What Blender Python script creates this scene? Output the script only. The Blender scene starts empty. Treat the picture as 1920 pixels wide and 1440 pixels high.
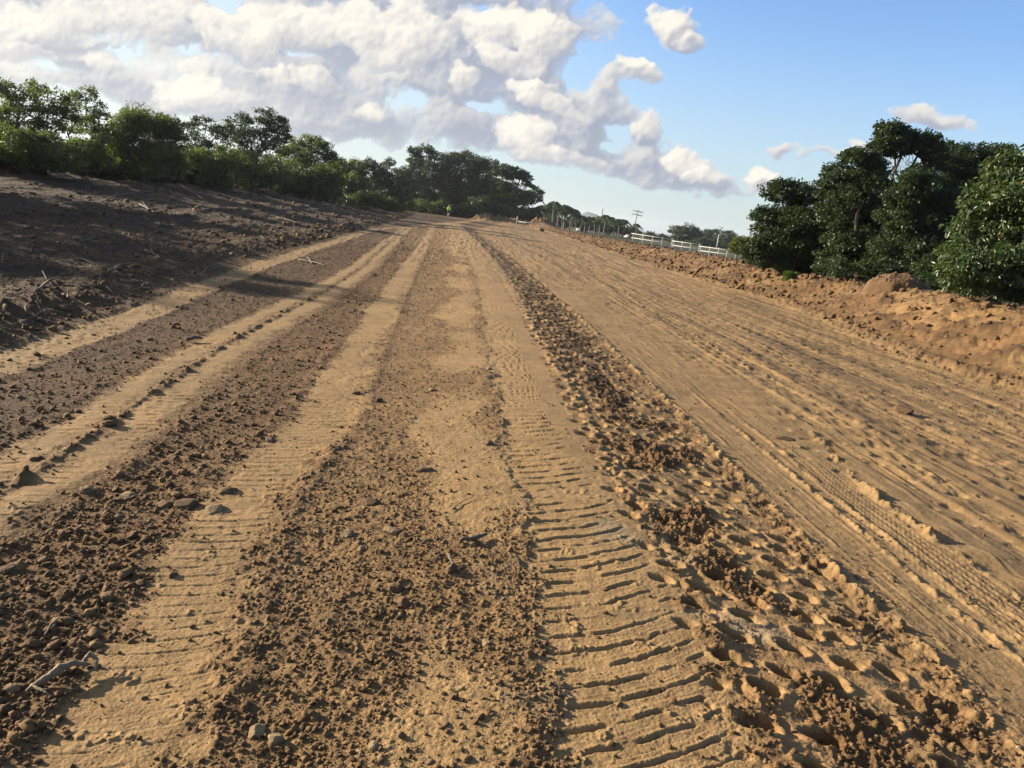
import bpy, math, random
import numpy as np
SC = bpy.context.scene
COL = SC.collection
RNG = np.random.default_rng(7)
random.seed(7)
DET = 1.0            # ground mesh density

# ------------------------------------------------------------------ camera
F = 1440.0; RO = math.radians(6.84); PT = math.radians(12.28); CH = 1.6
def ray(px, py):
    a = px-960; b = py-720
    ap = a*math.cos(RO)+b*math.sin(RO); bp = -a*math.sin(RO)+b*math.cos(RO)
    c, s = math.cos(PT), math.sin(PT)
    return np.array([ap, F*c-bp*s, -F*s-bp*c])
def G(px, py, z=0.0):
    d = ray(px, py); t = (z-CH)/d[2]
    return (d[0]*t, d[1]*t)
def P(px, py, Y):
    d = ray(px, py); t = Y/d[1]
    return np.array([d[0]*t, Y, CH+d[2]*t])
def pxm(Y):          # metres per photo pixel at forward distance Y
    return Y/F

cam = bpy.data.cameras.new("camera"); cob = bpy.data.objects.new("camera", cam); COL.objects.link(cob)
from mathutils import Matrix, Vector
c, s = math.cos(PT), math.sin(PT)
U = Vector((0, s, c)); FW = Vector((0, c, -s)); XX = Vector((1, 0, 0))
Rt = XX*math.cos(RO)+U*math.sin(RO); Up = -XX*math.sin(RO)+U*math.cos(RO)
m = Matrix.Identity(4)
for i in range(3):
    m[i][0] = Rt[i]; m[i][1] = Up[i]; m[i][2] = -FW[i]
m[2][3] = CH
cob.matrix_world = m
cam.sensor_width = 36; cam.lens = 27.0; cam.clip_start = 0.05; cam.clip_end = 20000
SC.camera = cob

# ------------------------------------------------------------------ sun + sky direction
SUN_AZ = math.radians(-72)     # from +Y towards -X
SUN_EL = math.radians(17.5)
sd = Vector((math.sin(SUN_AZ)*math.cos(SUN_EL), math.cos(SUN_AZ)*math.cos(SUN_EL), math.sin(SUN_EL)))
sl = bpy.data.lights.new("sun", 'SUN'); sl.energy = 5.0; sl.angle = math.radians(0.55); sl.color = (1.0, 0.86, 0.66)
so = bpy.data.objects.new("sun", sl); COL.objects.link(so)
so.rotation_euler = sd.to_track_quat('Z', 'Y').to_euler(); so.location = sd*60

# ------------------------------------------------------------------ tagging helpers
def tag(o, label=None, cat=None, group=None, kind=None):
    if label: o['label'] = label
    if cat: o['category'] = cat
    if group: o['group'] = group
    if kind: o['kind'] = kind
    return o
def empty(name, loc):
    o = bpy.data.objects.new(name, None); COL.objects.link(o); o.location = loc
    o.empty_display_size = .2
    return o
def mesh_obj(name, verts, faces, mat, parent=None, smooth=False, attrs=None, loc=None):
    """faces: list of numpy int arrays (n,k) possibly of different k"""
    me = bpy.data.meshes.new(name)
    verts = np.asarray(verts, dtype=np.float32)
    if not isinstance(faces, list): faces = [faces]
    faces = [np.asarray(f, dtype=np.int32) for f in faces if len(f)]
    me.vertices.add(len(verts)); me.vertices.foreach_set('co', verts.ravel())
    nl = sum(f.size for f in faces); nf = sum(len(f) for f in faces)
    me.loops.add(nl); me.loops.foreach_set('vertex_index', np.concatenate([f.ravel() for f in faces]))
    me.polygons.add(nf)
    tot = np.concatenate([np.full(len(f), f.shape[1], np.int32) for f in faces])
    st = np.concatenate([[0], np.cumsum(tot)[:-1]]).astype(np.int32)
    me.polygons.foreach_set('loop_start', st)
    if smooth: me.polygons.foreach_set('use_smooth', np.ones(nf, bool))
    if attrs:
        for k, v in attrs.items():
            v = np.asarray(v, np.float32)
            if v.ndim == 1:
                a = me.attributes.new(k, 'FLOAT', 'POINT'); a.data.foreach_set('value', v)
            else:
                a = me.attributes.new(k, 'FLOAT_VECTOR', 'POINT'); a.data.foreach_set('vector', v.ravel())
    me.update(calc_edges=True); me.validate()
    if mat: me.materials.append(mat)
    o = bpy.data.objects.new(name, me); COL.objects.link(o)
    if parent: o.parent = parent
    if loc is not None: o.location = loc
    return o

# ------------------------------------------------------------------ noise
def _h(ix, iy, seed):
    with np.errstate(over='ignore'):
        h = ix.astype(np.uint32)*np.uint32(374761393)+iy.astype(np.uint32)*np.uint32(668265263)+np.uint32((seed*2246822519) & 0xffffffff)
        h ^= h >> np.uint32(13); h *= np.uint32(1274126177)
        h ^= h >> np.uint32(16); h *= np.uint32(2246822519)
        h ^= h >> np.uint32(15)
    return h
def hr(ix, iy, seed):
    return (_h(ix, iy, seed) >> np.uint32(8)).astype(np.float32)*np.float32(1/16777216.0)
_GT = np.array([(math.cos(k*math.pi/8), math.sin(k*math.pi/8)) for k in range(16)], np.float32)
_GX = np.ascontiguousarray(_GT[:, 0]); _GY = np.ascontiguousarray(_GT[:, 1])
def pn(x, y, seed=0):
    x, y = np.broadcast_arrays(np.asarray(x, np.float32), np.asarray(y, np.float32))
    ix = np.floor(x); iy = np.floor(y); fx = x-ix; fy = y-iy
    ix = ix.astype(np.int32); iy = iy.astype(np.int32)
    u = fx*fx*fx*(fx*(fx*6-15)+10); v = fy*fy*fy*(fy*(fy*6-15)+10)
    def gr(a, b):
        h = (_h(ix+a, iy+b, seed) & np.uint32(15)).astype(np.intp)
        return _GX[h]*(fx-a)+_GY[h]*(fy-b)
    g00 = gr(0, 0); g01 = gr(0, 1)
    x0 = g00+(gr(1, 0)-g00)*u; x1 = g01+(gr(1, 1)-g01)*u
    return (x0+(x1-x0)*v)*np.float32(1.5)
def fbm(x, y, o=4, seed=0, g=.5):
    a = 1.; t = 0; s_ = 0
    for i in range(o):
        t = t+a*pn(x*2**i+13.7*i, y*2**i-7.3*i, seed+i*17); s_ += a; a *= g
    return t/s_
def ss(a, b, x):
    t = np.clip((x-a)/(b-a), 0, 1); return t*t*(3-2*t)
def bumps(x, y, cell, seed, dens, rmin, rmax, flat=.8):
    """rounded clods: one possible clod per cell, height in metres"""
    X = x/cell; Y = y/cell
    ix = np.floor(X).astype(np.int32); iy = np.floor(Y).astype(np.int32)
    out = np.zeros(x.shape, np.float32)
    for a in (-1, 0, 1):
        for b in (-1, 0, 1):
            jx = ix+a; jy = iy+b
            r0 = hr(jx, jy, seed)
            cx = (jx+.15+.7*hr(jx, jy, seed+1)); cy = (jy+.15+.7*hr(jx, jy, seed+2))
            rr = rmin+(rmax-rmin)*hr(jx, jy, seed+3)**2
            e = 1+.5*(hr(jx, jy, seed+4)-.5)
            dx = (X-cx)*cell*e; dy = (Y-cy)*cell/e
            q = 1-(dx*dx+dy*dy)/(rr*rr)
            h = np.where(q > 0, np.sqrt(np.maximum(q, 0))*rr*flat, 0)*(r0 < dens)
            out = np.maximum(out, h)
    return out
# ------------------------------------------------------------------ materials
def newmat(name):
    m_ = bpy.data.materials.new(name); m_.use_nodes = True
    nt = m_.node_tree; b = nt.nodes['Principled BSDF']
    return m_, nt, b
def N(nt, t, **k):
    n = nt.nodes.new(t)
    for a, v in k.items():
        if a == 'inp':
            for q, w in v.items(): n.inputs[q].default_value = w
        else: setattr(n, a, v)
    return n
def mixc(nt, fac, a, b, mode='MIX'):
    n = nt.nodes.new('ShaderNodeMix'); n.data_type = 'RGBA'; n.blend_type = mode
    for sock, v in ((n.inputs[0], fac), (n.inputs[6], a), (n.inputs[7], b)):
        if isinstance(v, bpy.types.NodeSocket): nt.links.new(v, sock)
        elif isinstance(v, (int, float)): sock.default_value = v
        else: sock.default_value = (*v, 1)
    return n.outputs[2]
def mth(nt, op, a, b=None, c_=None, clamp=False):
    n = nt.nodes.new('ShaderNodeMath'); n.operation = op; n.use_clamp = clamp
    for i_, v in enumerate((a, b, c_)):
        if v is None: continue
        if isinstance(v, bpy.types.NodeSocket): nt.links.new(v, n.inputs[i_])
        else: n.inputs[i_].default_value = v
    return n.outputs[0]
def mrange(nt, v, a, b, c_=0., d=1., smooth=False):
    n = nt.nodes.new('ShaderNodeMapRange'); n.clamp = True
    if smooth: n.interpolation_type = 'SMOOTHSTEP'
    nt.links.new(v, n.inputs[0])
    for i_, w in enumerate((a, b, c_, d)): n.inputs[i_+1].default_value = w
    return n.outputs[0]
def noise(nt, vec, scale, detail=4, rough=.55, dim='3D'):
    n = nt.nodes.new('ShaderNodeTexNoise'); n.inputs['Scale'].default_value = scale
    n.inputs['Detail'].default_value = detail; n.inputs['Roughness'].default_value = rough
    nt.links.new(vec, n.inputs['Vector']); return n.outputs[0]

M_ground, nt, bs = newmat('soil')
geo = N(nt, 'ShaderNodeNewGeometry'); pos = geo.outputs['Position']
aA = N(nt, 'ShaderNodeAttribute', attribute_name='soil_a'); aB = N(nt, 'ShaderNodeAttribute', attribute_name='soil_b')
sA = N(nt, 'ShaderNodeSeparateXYZ'); nt.links.new(aA.outputs['Vector'], sA.inputs[0])
sB = N(nt, 'ShaderNodeSeparateXYZ'); nt.links.new(aB.outputs['Vector'], sB.inputs[0])
nf = noise(nt, pos, 9, 5); nm = noise(nt, pos, 1.7, 4); ng = noise(nt, pos, 70, 3, .6)
compf = mth(nt, 'ADD', sA.outputs[0], mrange(nt, nf, .3, .7, -.22, .22), clamp=True)
col = mixc(nt, compf, (.096, .055, .0240), (.206, .132, .059))
redf = mth(nt, 'MULTIPLY', sA.outputs[1], mrange(nt, nm, .3, .6), clamp=True)
col = mixc(nt, mth(nt, 'MULTIPLY', redf, .38), col, (.20, .108, .044))
col = mixc(nt, mth(nt, 'MULTIPLY', sB.outputs[1], .7), col, (.20, .155, .095))
col = mixc(nt, mth(nt, 'MULTIPLY', sB.outputs[0], mrange(nt, nf, .2, .6, .6, 1.0)), col, (.034, .0190, .0100))
col = mixc(nt, sA.outputs[2], col, mixc(nt, nm, (.035, .034, .015), (.045, .052, .02)))
var = mixc(nt, nf, (.74, .74, .74), (1.24, 1.22, 1.20))
col = mixc(nt, 1.0, col, var, 'MULTIPLY')
var = mixc(nt, mrange(nt, ng, .3, .7), (.84, .83, .80), (1.16, 1.17, 1.20))
col = mixc(nt, 1.0, col, var, 'MULTIPLY')
var = mixc(nt, mrange(nt, nm, .3, .7), (.86, .87, .90), (1.12, 1.10, 1.08))
col = mixc(nt, 1.0, col, var, 'MULTIPLY')
vo = N(nt, 'ShaderNodeTexVoronoi', inp={'Scale': 60.}); nt.links.new(pos, vo.inputs['Vector'])
sv = N(nt, 'ShaderNodeSeparateColor'); nt.links.new(vo.outputs['Color'], sv.inputs[0])
peb = mth(nt, 'MULTIPLY', mrange(nt, vo.outputs['Distance'], .30, .20), mth(nt, 'GREATER_THAN', sv.outputs[0], .93))
col = mixc(nt, mth(nt, 'MULTIPLY', peb, .8), col, (.26, .21, .14))
nt.links.new(col, bs.inputs['Base Color'])
bs.inputs['Roughness'].default_value = .93; bs.inputs['Specular IOR Level'].default_value = .18
b1 = noise(nt, pos, 130, 4, .65); b2 = noise(nt, pos, 32, 4, .6)
hh = mth(nt, 'ADD', mth(nt, 'MULTIPLY', b1, .35), b2)
amp = mth(nt, 'MULTIPLY_ADD', sB.outputs[2], .75, .30)
bp = N(nt, 'ShaderNodeBump', inp={'Distance': .016}); nt.links.new(mth(nt, 'MULTIPLY', hh, amp), bp.inputs['Height']); bp.inputs['Strength'].default_value = 1.0
nt.links.new(bp.outputs[0], bs.inputs['Normal'])

def soilmat(name, c0, c1, scale=20):
    m_, nt, bs = newmat(name)
    g = N(nt, 'ShaderNodeNewGeometry'); n1 = noise(nt, g.outputs['Position'], scale, 4)
    at_ = N(nt, 'ShaderNodeAttribute', attribute_name='rnd')
    f = mth(nt, 'ADD', mth(nt, 'MULTIPLY', at_.outputs['Fac'], .7), mrange(nt, n1, .3, .7, -.2, .4), clamp=True)
    nt.links.new(mixc(nt, f, c0, c1), bs.inputs['Base Color'])
    bs.inputs['Roughness'].default_value = .92; bs.inputs['Specular IOR Level'].default_value = .2
    bp = N(nt, 'ShaderNodeBump', inp={'Distance': .006, 'Strength': .7})
    nt.links.new(noise(nt, g.outputs['Position'], 90, 4), bp.inputs['Height']); nt.links.new(bp.outputs[0], bs.inputs['Normal'])
    return m_
M_clod = soilmat('clod_soil', (.066, .037, .0165), (.150, .090, .040))
M_stone = soilmat('pale_stone', (.10, .066, .034), (.20, .142, .08), 30)
M_stoned = soilmat('brown_stone', (.06, .035, .018), (.125, .075, .038), 30)
M_mound = soilmat('mound_soil', (.06, .035, .017), (.14, .084, .042), 3)

def leafmat(name, c0, c1, c2, rough=.5, spec=.3, trans=.28):
    m_, nt, bs = newmat(name)
    at_ = N(nt, 'ShaderNodeAttribute', attribute_name='rnd'); g = N(nt, 'ShaderNodeNewGeometry')
    n1 = noise(nt, g.outputs['Position'], .9, 3)
    col = mixc(nt, at_.outputs['Fac'], c0, c1)
    col = mixc(nt, mrange(nt, n1, .45, .75), col, c2)
    col = mixc(nt, mth(nt, 'MULTIPLY', mth(nt, 'GREATER_THAN', at_.outputs['Fac'], .985), .7), col, (.16, .10, .03))
    nt.links.new(col, bs.inputs['Base Color'])
    bs.inputs['Roughness'].default_value = rough; bs.inputs['Specular IOR Level'].default_value = spec
    tr = N(nt, 'ShaderNodeBsdfTranslucent'); nt.links.new(mixc(nt, 1.0, col, (1.5, 1.75, .7), 'MULTIPLY'), tr.inputs[0])
    ms = N(nt, 'ShaderNodeMixShader', inp={0: trans})
    nt.links.new(bs.outputs[0], ms.inputs[1]); nt.links.new(tr.outputs[0], ms.inputs[2])
    nt.links.new(ms.outputs[0], nt.nodes['Material Output'].inputs[0])
    return m_
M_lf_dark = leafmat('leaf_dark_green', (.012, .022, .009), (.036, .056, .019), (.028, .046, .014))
M_lf_mid = leafmat('leaf_mid_green', (.034, .048, .014), (.092, .108, .032), (.072, .088, .024), .5, .3, .48)
M_lf_bush = leafmat('leaf_bush_green', (.028, .044, .013), (.075, .095, .027), (.060, .080, .019), .5, .3, .48)
M_lf_hero = leafmat('leaf_glossy_broad', (.024, .044, .014), (.062, .088, .030), (.050, .074, .022), .38, .36, .24)
M_brush = leafmat('dead_brush_brown', (.016, .012, .008), (.050, .036, .022), (.030, .026, .014), .8, .1, .15)
M_palm = leafmat('palm_frond_green', (.020, .042, .012), (.060, .085, .022), (.04, .07, .015))
M_weed = leafmat('weed_green', (.03, .055, .014), (.065, .095, .025), (.05, .08, .02))

def barkmat(name, c0, c1, scale=6):
    m_, nt, bs = newmat(name)
    g = N(nt, 'ShaderNodeNewGeometry'); mp = N(nt, 'ShaderNodeMapping'); mp.inputs['Scale'].default_value = (1, 1, .25)
    nt.links.new(g.outputs['Position'], mp.inputs[0])
    nt.links.new(mixc(nt, noise(nt, mp.outputs[0], scale, 5), c0, c1), bs.inputs['Base Color']); bs.inputs['Roughness'].default_value = .9
    bp = N(nt, 'ShaderNodeBump', inp={'Distance': .02, 'Strength': .6}); nt.links.new(noise(nt, mp.outputs[0], scale*3, 4), bp.inputs['Height'])
    nt.links.new(bp.outputs[0], bs.inputs['Normal'])
    return m_
M_bark = barkmat('bark', (.030, .023, .017), (.085, .066, .048))
M_barkp = barkmat('pale_bark', (.09, .075, .06), (.20, .17, .14))
M_wood = barkmat('dry_wood', (.09, .062, .036), (.22, .165, .10), 25)
M_woodd = barkmat('dirty_wood', (.05, .035, .022), (.13, .095, .06), 15)
M_pole = barkmat('weathered_pole', (.10, .085, .07), (.20, .17, .14), 4)

def plain(name, c, rough=.6, c2=None, scale=8):
    m_, nt, bs = newmat(name)
    g = N(nt, 'ShaderNodeTexCoord')
    c2 = c2 or tuple(x*.8 for x in c)
    nt.links.new(mixc(nt, noise(nt, g.outputs['Object'], scale, 4), c, c2), bs.inputs['Base Color']); bs.inputs['Roughness'].default_value = rough
    return m_
M_white = plain('white_paint', (.36, .36, .35), .6)
M_lime = plain('lime_fabric', (.55, .85, .08), .8)
M_shorts = plain('dark_fabric', (.03, .032, .04), .8)
M_skin = plain('skin', (.42, .24, .16), .6)
M_hair = plain('dark_hair', (.02, .015, .012), .6)
M_cap = plain('lime_cap', (.45, .70, .08), .7)
M_shoe = plain('shoe', (.35, .33, .30), .6)
M_wall = plain('pale_plaster', (.34, .34, .33), .8)
M_roof = plain('metal_roof', (.28, .31, .34), .5)
M_glassd = plain('dark_window', (.04, .05, .06), .2)
M_hill = plain('hazed_hill_forest', (.055, .085, .075), 1.0, (.035, .06, .055), .012)  # blue of the distant air is mixed into the forest colour
M_grey = plain('galvanised_metal', (.35, .36, .36), .45)
M_ins = plain('insulator', (.25, .12, .08), .4)
# ------------------------------------------------------------------ ground layout: polylines measured on the ground
def line(pts):
    a = np.array(sorted([(y, x) for x, y in pts])); return a[:, 0], a[:, 1]
def gl(pts): return line([G(*p) for p in pts])
T_edge = gl([(0,650),(200,585),(400,500),(600,450),(740,415)])
T_edge = (np.append(T_edge[0], [140]), np.append(T_edge[1], [-20.0]))
T_A = gl([(0,680),(200,608),(370,540),(500,492),(620,455),(700,430)])
T_B = gl([(0,915),(120,850),(200,795),(330,705),(430,640),(500,600),(600,550),(680,500),(730,455),(765,425)])
T_C = gl([(200,1440),(270,1300),(390,1050),(480,900),(600,790),(650,700),(700,610),(740,540),(780,480),(805,440),(810,420)])
T_D = gl([(1230,1440),(1200,1300),(1150,1150),(1080,1000),(1030,880),(1000,780),(970,700),(940,600),(910,520),(870,450),(850,420)])
T_E = gl([(1650,1440),(1480,1200),(1330,1000),(1230,880),(1150,750),(1090,680),(1010,560),(950,490),(880,430)])
T_F = gl([(1920,1250),(1750,1120),(1560,960),(1400,820),(1280,720),(1130,600),(980,490),(900,430)])
T_G = gl([(1880,1100),(1805,1050),(1730,997),(1632,926),(1503,795),(1431,747),(1311,680),(1150,570)])
T_H = gl([(1920,830),(1733,742),(1479,642),(1250,540)])
T_R = line([(7.6,2),(7.4,11.2),(7.1,12.3),(7.15,14.2),(7.3,16.5),(7.8,20.6),(7.8,24.4),(7.7,27.3),(7.2,31),(6.2,42.4),(4.6,80),(0.4,128),(-1.5,150)])
def at(T, Y): return np.interp(Y, T[0], T[1])
def solve(pts, off, sgn):
    """height table of a crest seen at pixels pts that runs at X = T(Y)+off"""
    out = []
    Ys = np.linspace(3, 170, 3000)
    T = T_R if sgn > 0 else T_edge
    for p in pts:
        d = ray(*p); Xs = d[0]/d[1]*Ys; k = np.argmin(np.abs(Xs-(at(T, Ys)+off)))
        out.append((Ys[k], CH+d[2]/d[1]*Ys[k]))
    out.sort(); a = np.array(out); return a[:, 0], a[:, 1]
CR = solve([(1920,582),(1850,565),(1760,548),(1700,540),(1640,533),(1560,522),(1500,514),(1440,503),(1380,490),(1300,476),(1190,457),(1130,446),(1060,434),(1000,422),(930,408)], 2.3, 1)
BK = solve([(0,346),(150,338),(300,344),(433,344),(520,360),(600,374),(700,396)], -13.0, -1)
print('berm crest', [(round(float(a),1),round(float(b),2)) for a,b in zip(*CR)])
print('bank', [(round(float(a),1),round(float(b),2)) for a,b in zip(*BK)])
def trackmask(d, w, soft, wob): return 1-ss(w-soft, w+soft, np.abs(d)+wob)

def ground(X, Y, masks=False):
    X = np.asarray(X, np.float32); Y = np.asarray(Y, np.float32)
    r = np.hypot(X, Y)
    dr = np.maximum(.003, np.minimum(.00057*r*r, .006*r))
    def vis(size): return 1-ss(.35, .9, dr/size)          # fade details the mesh cannot carry
    xe = at(T_edge, Y)+.25*fbm(Y*.35, X*0+3, 3, 5); xr = at(T_R, Y)+.35*fbm(Y*.4, X*0+9, 3, 6)
    tl = xe-X; tr = X-xr
    big = fbm(X*.35, Y*.35, 4, 11); med = fbm(X*1.3, Y*1.3, 4, 12)
    n6 = fbm(X*6, Y*6, 3, 13); n20 = fbm(X*20, Y*20, 3, 14)
    lon = fbm((X+.08*Y)*2.2, Y*.12, 4, 15)                # long streaks down the road
    lon2 = fbm((X+.085*Y)*9, Y*.35, 3, 16)
    H = np.zeros_like(X)
    road = ss(.3, -.3, tl)*ss(.3, -.3, tr)
    H += .05*big*ss(4, 20, r)+.012*med
    H += .10*np.exp(-((X-at(T_D, Y)-.15)/1.1)**2)-.0      # slight crown under the ridge of the road
    H -= .06*ss(0, 2.5, X-at(T_F, Y)-1.5)*road
    # ---- left bank
    zb = np.interp(Y, BK[0], BK[1])
    t = np.maximum(tl, 0)
    bank = zb*np.clip(t/13, 0, 1)**1.15+ss(13, 22, t)*.9
    bank += .11*np.exp(-((t-.75)/.5)**2)*ss(.0, .4, t)*(1+.8*med+.5*n6)
    bank += ss(.2, 2.5, t)*(.16*fbm(X*.5+Y*.05, Y*.16, 4, 21)+.14*np.abs(fbm((X+.1*Y)*.9, Y*.22, 4, 22))+.05*np.abs(n6))
    bank += .13*np.exp(-((t-5.5-1.2*big)/.7)**2)*(.8+1.2*med)
    H += bank
    # ---- right berm
    zc = np.interp(Y, CR[0], CR[1])+.10*fbm(Y*.8, X*.3, 3, 31)
    u = np.maximum(tr, 0)
    up = ss(-.15, 2.3, u)-ss(-.15, 2.3, u*0)
    up = np.where(u > 0, (u/2.3)*.45+ss(0, 2.3, u)*.55, 0); up = np.minimum(up, 1)
    shape = np.where(u < 2.3, up*zc, zc*1.0-(zc+.55)*ss(2.5, 7.5, u))
    gul = np.abs(fbm(X*1.6+Y*.3, Y*1.1, 4, 32))
    H += shape
    H += ss(.05, .8, u)*ss(9, 4, u)*(.18*(gul-.25)+.07*med+.06*np.abs(n6)+.05*np.abs(fbm(X*3+.5*Y, Y*2, 3, 34))+.02*np.abs(n20)*vis(.05))
    H += .05*np.exp(-((u-.1)/.2)**2)*(1+2*n6)*ss(-.3, 0, tr)
    # smooth scraped face of the berm near the pale hollow
    # crest of the road, then falling away
    mid = ss(6, 0, tl)*ss(6, 0, tr)
    H += (.22*ss(80, 132, Y)-1.9*ss(137, 160, Y))*mid
    H -= .10*np.exp(-((Y-112-.25*X)/1.2)**2)*ss(-9, -12, X)*road
    H += (1.15*np.exp(-((Y-137.5-.25*X)/1.6)**2)*ss(-11, -8.5, X)*ss(7, 3, X)+.25*np.exp(-((Y-134-.25*X)/1.0)**2)*ss(-8, -5, X)*ss(5, 2, X))*(.8+.8*fbm(X*.9, Y*.9, 3, 91))
    # cross drain low by the left where the tracks turn
    far = ss(150, 260, r)
    H = H*(1-far)+(-.8)*far

    # ---- details of the road
    wob = .085*n6+.04*fbm(X*2, Y*1.1, 2, 40)+.035*n20+.05*ss(.1, .5, fbm(X*3, Y*7, 2, 46))
    dA = X-at(T_A, Y); dB = X-at(T_B, Y); dC = X-at(T_C, Y); dD = X-at(T_D, Y); dE = X-at(T_E, Y)
    dF = X-at(T_F, Y); dG = X-at(T_G, Y); dH = X-at(T_H, Y)
    mA = trackmask(dA, .24, .05, wob)
    mBl = trackmask(dB+.17, .13, .08, wob); mBr = trackmask(dB-.17, .13, .08, wob)
    mC = trackmask(dC, .205+.02*np.sin(Y*1.3), .10, wob*1.5)
    mD = trackmask(dD-.02, .33, .05, wob*1.4)
    mDE = trackmask(dD-.52, .20, .08, wob)
    mE = trackmask(dE-.06, .43, .08, wob*1.5)
    churn = ss(.02, .34, fbm(X*2.6, Y*1.6, 3, 45)+.26*np.exp(-((dE+.03)/.16)**2)-.06+.16*ss(4, 2.2, r)+.12*ss(5, 9, r))
    lane = ss(-.06, .1, X-at(T_F, Y)+.50+wob)*ss(.4, -.1, tr+wob)
    patch = ss(.12, .6, fbm(X*1.1, Y*.55, 4, 41)+.75*np.exp(-((dD+.55)/.45)**2)-.25)*ss(0, .15, dC-.3)*ss(0, -.2, dD-.2)
    comp = np.clip(np.maximum.reduce([mA*.85, mBl, mBr, mC, mD, mDE, lane*(.80+.20*ss(-.3, .3, lon)), patch*.8, mE*.9]), 0, 1)*(1-.9*mE*churn)
    road01 = ss(.5, -.2, tl)
    farroad = ss(14, 45, r)*ss(-.1, .4, fbm((X+.09*Y)*1.4, Y*.06, 3, 43))
    rough = np.clip(1-comp, 0, 1)*ss(.3, -.3, tr)
    coarse = ss(.1, .5, dB-.5)*ss(.0, -.3, dC+.22)        # big clods between the left tracks
    leftr = ss(-.2, -.5, dB)*(1-mA)
    # sinking of tracks
    H -= .012*(mBl+mBr)+.010*mC+.012*mD+.02*mA
    for d_, w_ in ((dC, .28), (dB, .40), (dA, .28)):
        H += .007*np.exp(-((np.abs(d_)-w_)/.05)**2)*(1+1.5*n6)
    # lumpy ridge in the middle of B
    H += (.032*np.exp(-(dB/.030)**2)*np.clip(.55+1.6*n6, 0., 2))*ss(25, 5, r)
    # lugs: slanting ripples pressed into the tracks
    def lugs(d, pitch, slant, seed, amp, mask, sharp=0.):
        ph = (Y-slant*d-.55*d*d)/pitch+.16*fbm(X*5, Y*5, 2, seed)+.08*n20
        w = ph-np.floor(ph)
        gw = np.abs(w-.5); wd_ = .065+.07*n20
        saw = .30*w-1.0*np.exp(-(gw/np.maximum(wd_, .03))**2)+.35*np.exp(-((w-.68)/.07)**2)
        on = ss(-.55+sharp, -.1+sharp, fbm(X*3.1, Y*2.3, 2, seed+3))*ss(-.40, .10, fbm(X*8, Y*14, 2, seed+4))
        return amp*saw*mask*on*vis(pitch*1.25)
    H += lugs(dD, .108, .58, 51, .0120, mD*ss(-.36, -.26, dD)*ss(.0, -.12, dD-.16-.16*ss(6, 2.5, r)+.5*wob), .05)
    H += lugs(dC, .080, .35, 52, .0085, ss(-.35, .0, dC-.30+.1*n6)*0+mC*(.4+.6*ss(2.8, 4.2, r)), .08)
    H += lugs(dB+.20, .080, .45, 53, .009, mBl, .25)+lugs(dB-.20, .085, .30, 54, .008, mBr, .25)
    H += lugs(dA, .12, .3, 55, .016, mA)
    # pad-foot roller holes
    def pads(d, y, py_, pxx, seed, depth, keep, rad):
        row = np.floor(y/py_); off = np.where(row.astype(np.int32) % 2 == 0, 0, .5)
        q = d/pxx+off; cl = np.floor(q)
        jx = (hr(cl.astype(np.int32), row.astype(np.int32), seed)-.5)*.28; jy = (hr(cl.astype(np.int32), row.astype(np.int32), seed+1)-.5)*.28
        dx = (q-cl-.5-jx)*pxx; dy = (y/py_-row-.5-jy)*py_
        rr = np.sqrt((dx/rad)**2+(dy/(rad*.72))**2)+.14*n20
        k = hr(cl.astype(np.int32), row.astype(np.int32), seed+2) < keep
        return -depth*ss(1.15, .7, rr)*k+depth*.14*np.exp(-((rr-1.35)/.28)**2)*k
    mEw = trackmask(dE+.02, .46, .1, wob)
    H += pads(dE+.05*n6, Y+.15*dE, .190, .205, 61, .068, .90, .056)*mEw*vis(.2)
    H += mE*(.005*np.abs(n20)+.008*n6)+mE*churn*(.040*np.abs(fbm(X*9, Y*9, 4, 62))+.035*np.abs(n20)-.012)*vis(.06)
    H += mE*(.022*fbm(X*3.5, Y*3.5, 3, 63)-.018)
    # shallow pads on the right lane
    mP = lane*ss(-.2, .2, fbm(X*.7, Y*.4, 3, 64)+.35*ss(.5, 1.5, dF))
    H += pads(dF, Y-.1*dF, .30, .30, 65, .013, .85, .075)*mP*vis(.26)*ss(.1, .5, dF)
    H += pads(dF, Y, .21, .22, 66, .014, .85, .05)*lane*vis(.1)*ss(3.2, 3.8, dF)
    egg = np.sin((Y+.12*X+.05*med)/.37*6.283)*np.clip(.45+np.cos((dF+.06*big)/.62*6.283), 0, 1.4)
    H += lane*.0095*egg*ss(.1, .9, dF)*vis(.34)*(.6+.8*ss(-.3, .3, fbm(X*.5, Y*.3, 2, 92)))
    # fine tyre lettering of lane F..G
    mFG = lane*ss(.05, .15, dF)*ss(.0, -.1, dG)
    ph = dF/.045; H += .003*np.cos(ph*6.283)*np.clip(.4+np.cos(Y/.055*6.283+np.floor(ph)*2.4), 0, 1.4)*mFG*vis(.04)
    # ridges
    H += .018*np.exp(-((dF+.02*np.sin(Y*1.1))/.022)**2)*np.clip(.6+1.4*n6+n20, .0, 2)*vis(.05)
    H += .016*np.exp(-((dF-.16)/.02)**2)*np.clip(.7+1.5*n6, 0, 2)*vis(.05)
    H += .028*np.exp(-((dF+.44+.05*n6)/.035)**2)*np.clip(.3+1.9*n6+n20, .0, 2.0)
    H += .042*np.exp(-((dG+.05*n6)/.035)**2)*np.clip(.25+2.4*fbm(X*3, Y*3, 3, 67)+.8*n20, 0, 2)*vis(.05)
    H += .030*np.exp(-((dG-.7+.05*n6)/.05)**2)*np.clip(.2+1.9*n6, 0, 2)
    H += .030*np.exp(-((dH+.06*n6)/.05)**2)*np.clip(.3+1.9*n6, 0, 2)*vis(.08)
    H += lane*(.030*np.maximum(lon2, -.1)+.03*lon+.012*np.clip(fbm(X*3, Y*2.2, 3, 70), -.2, .6))*ss(.2, .6, dG+.3)
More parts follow.
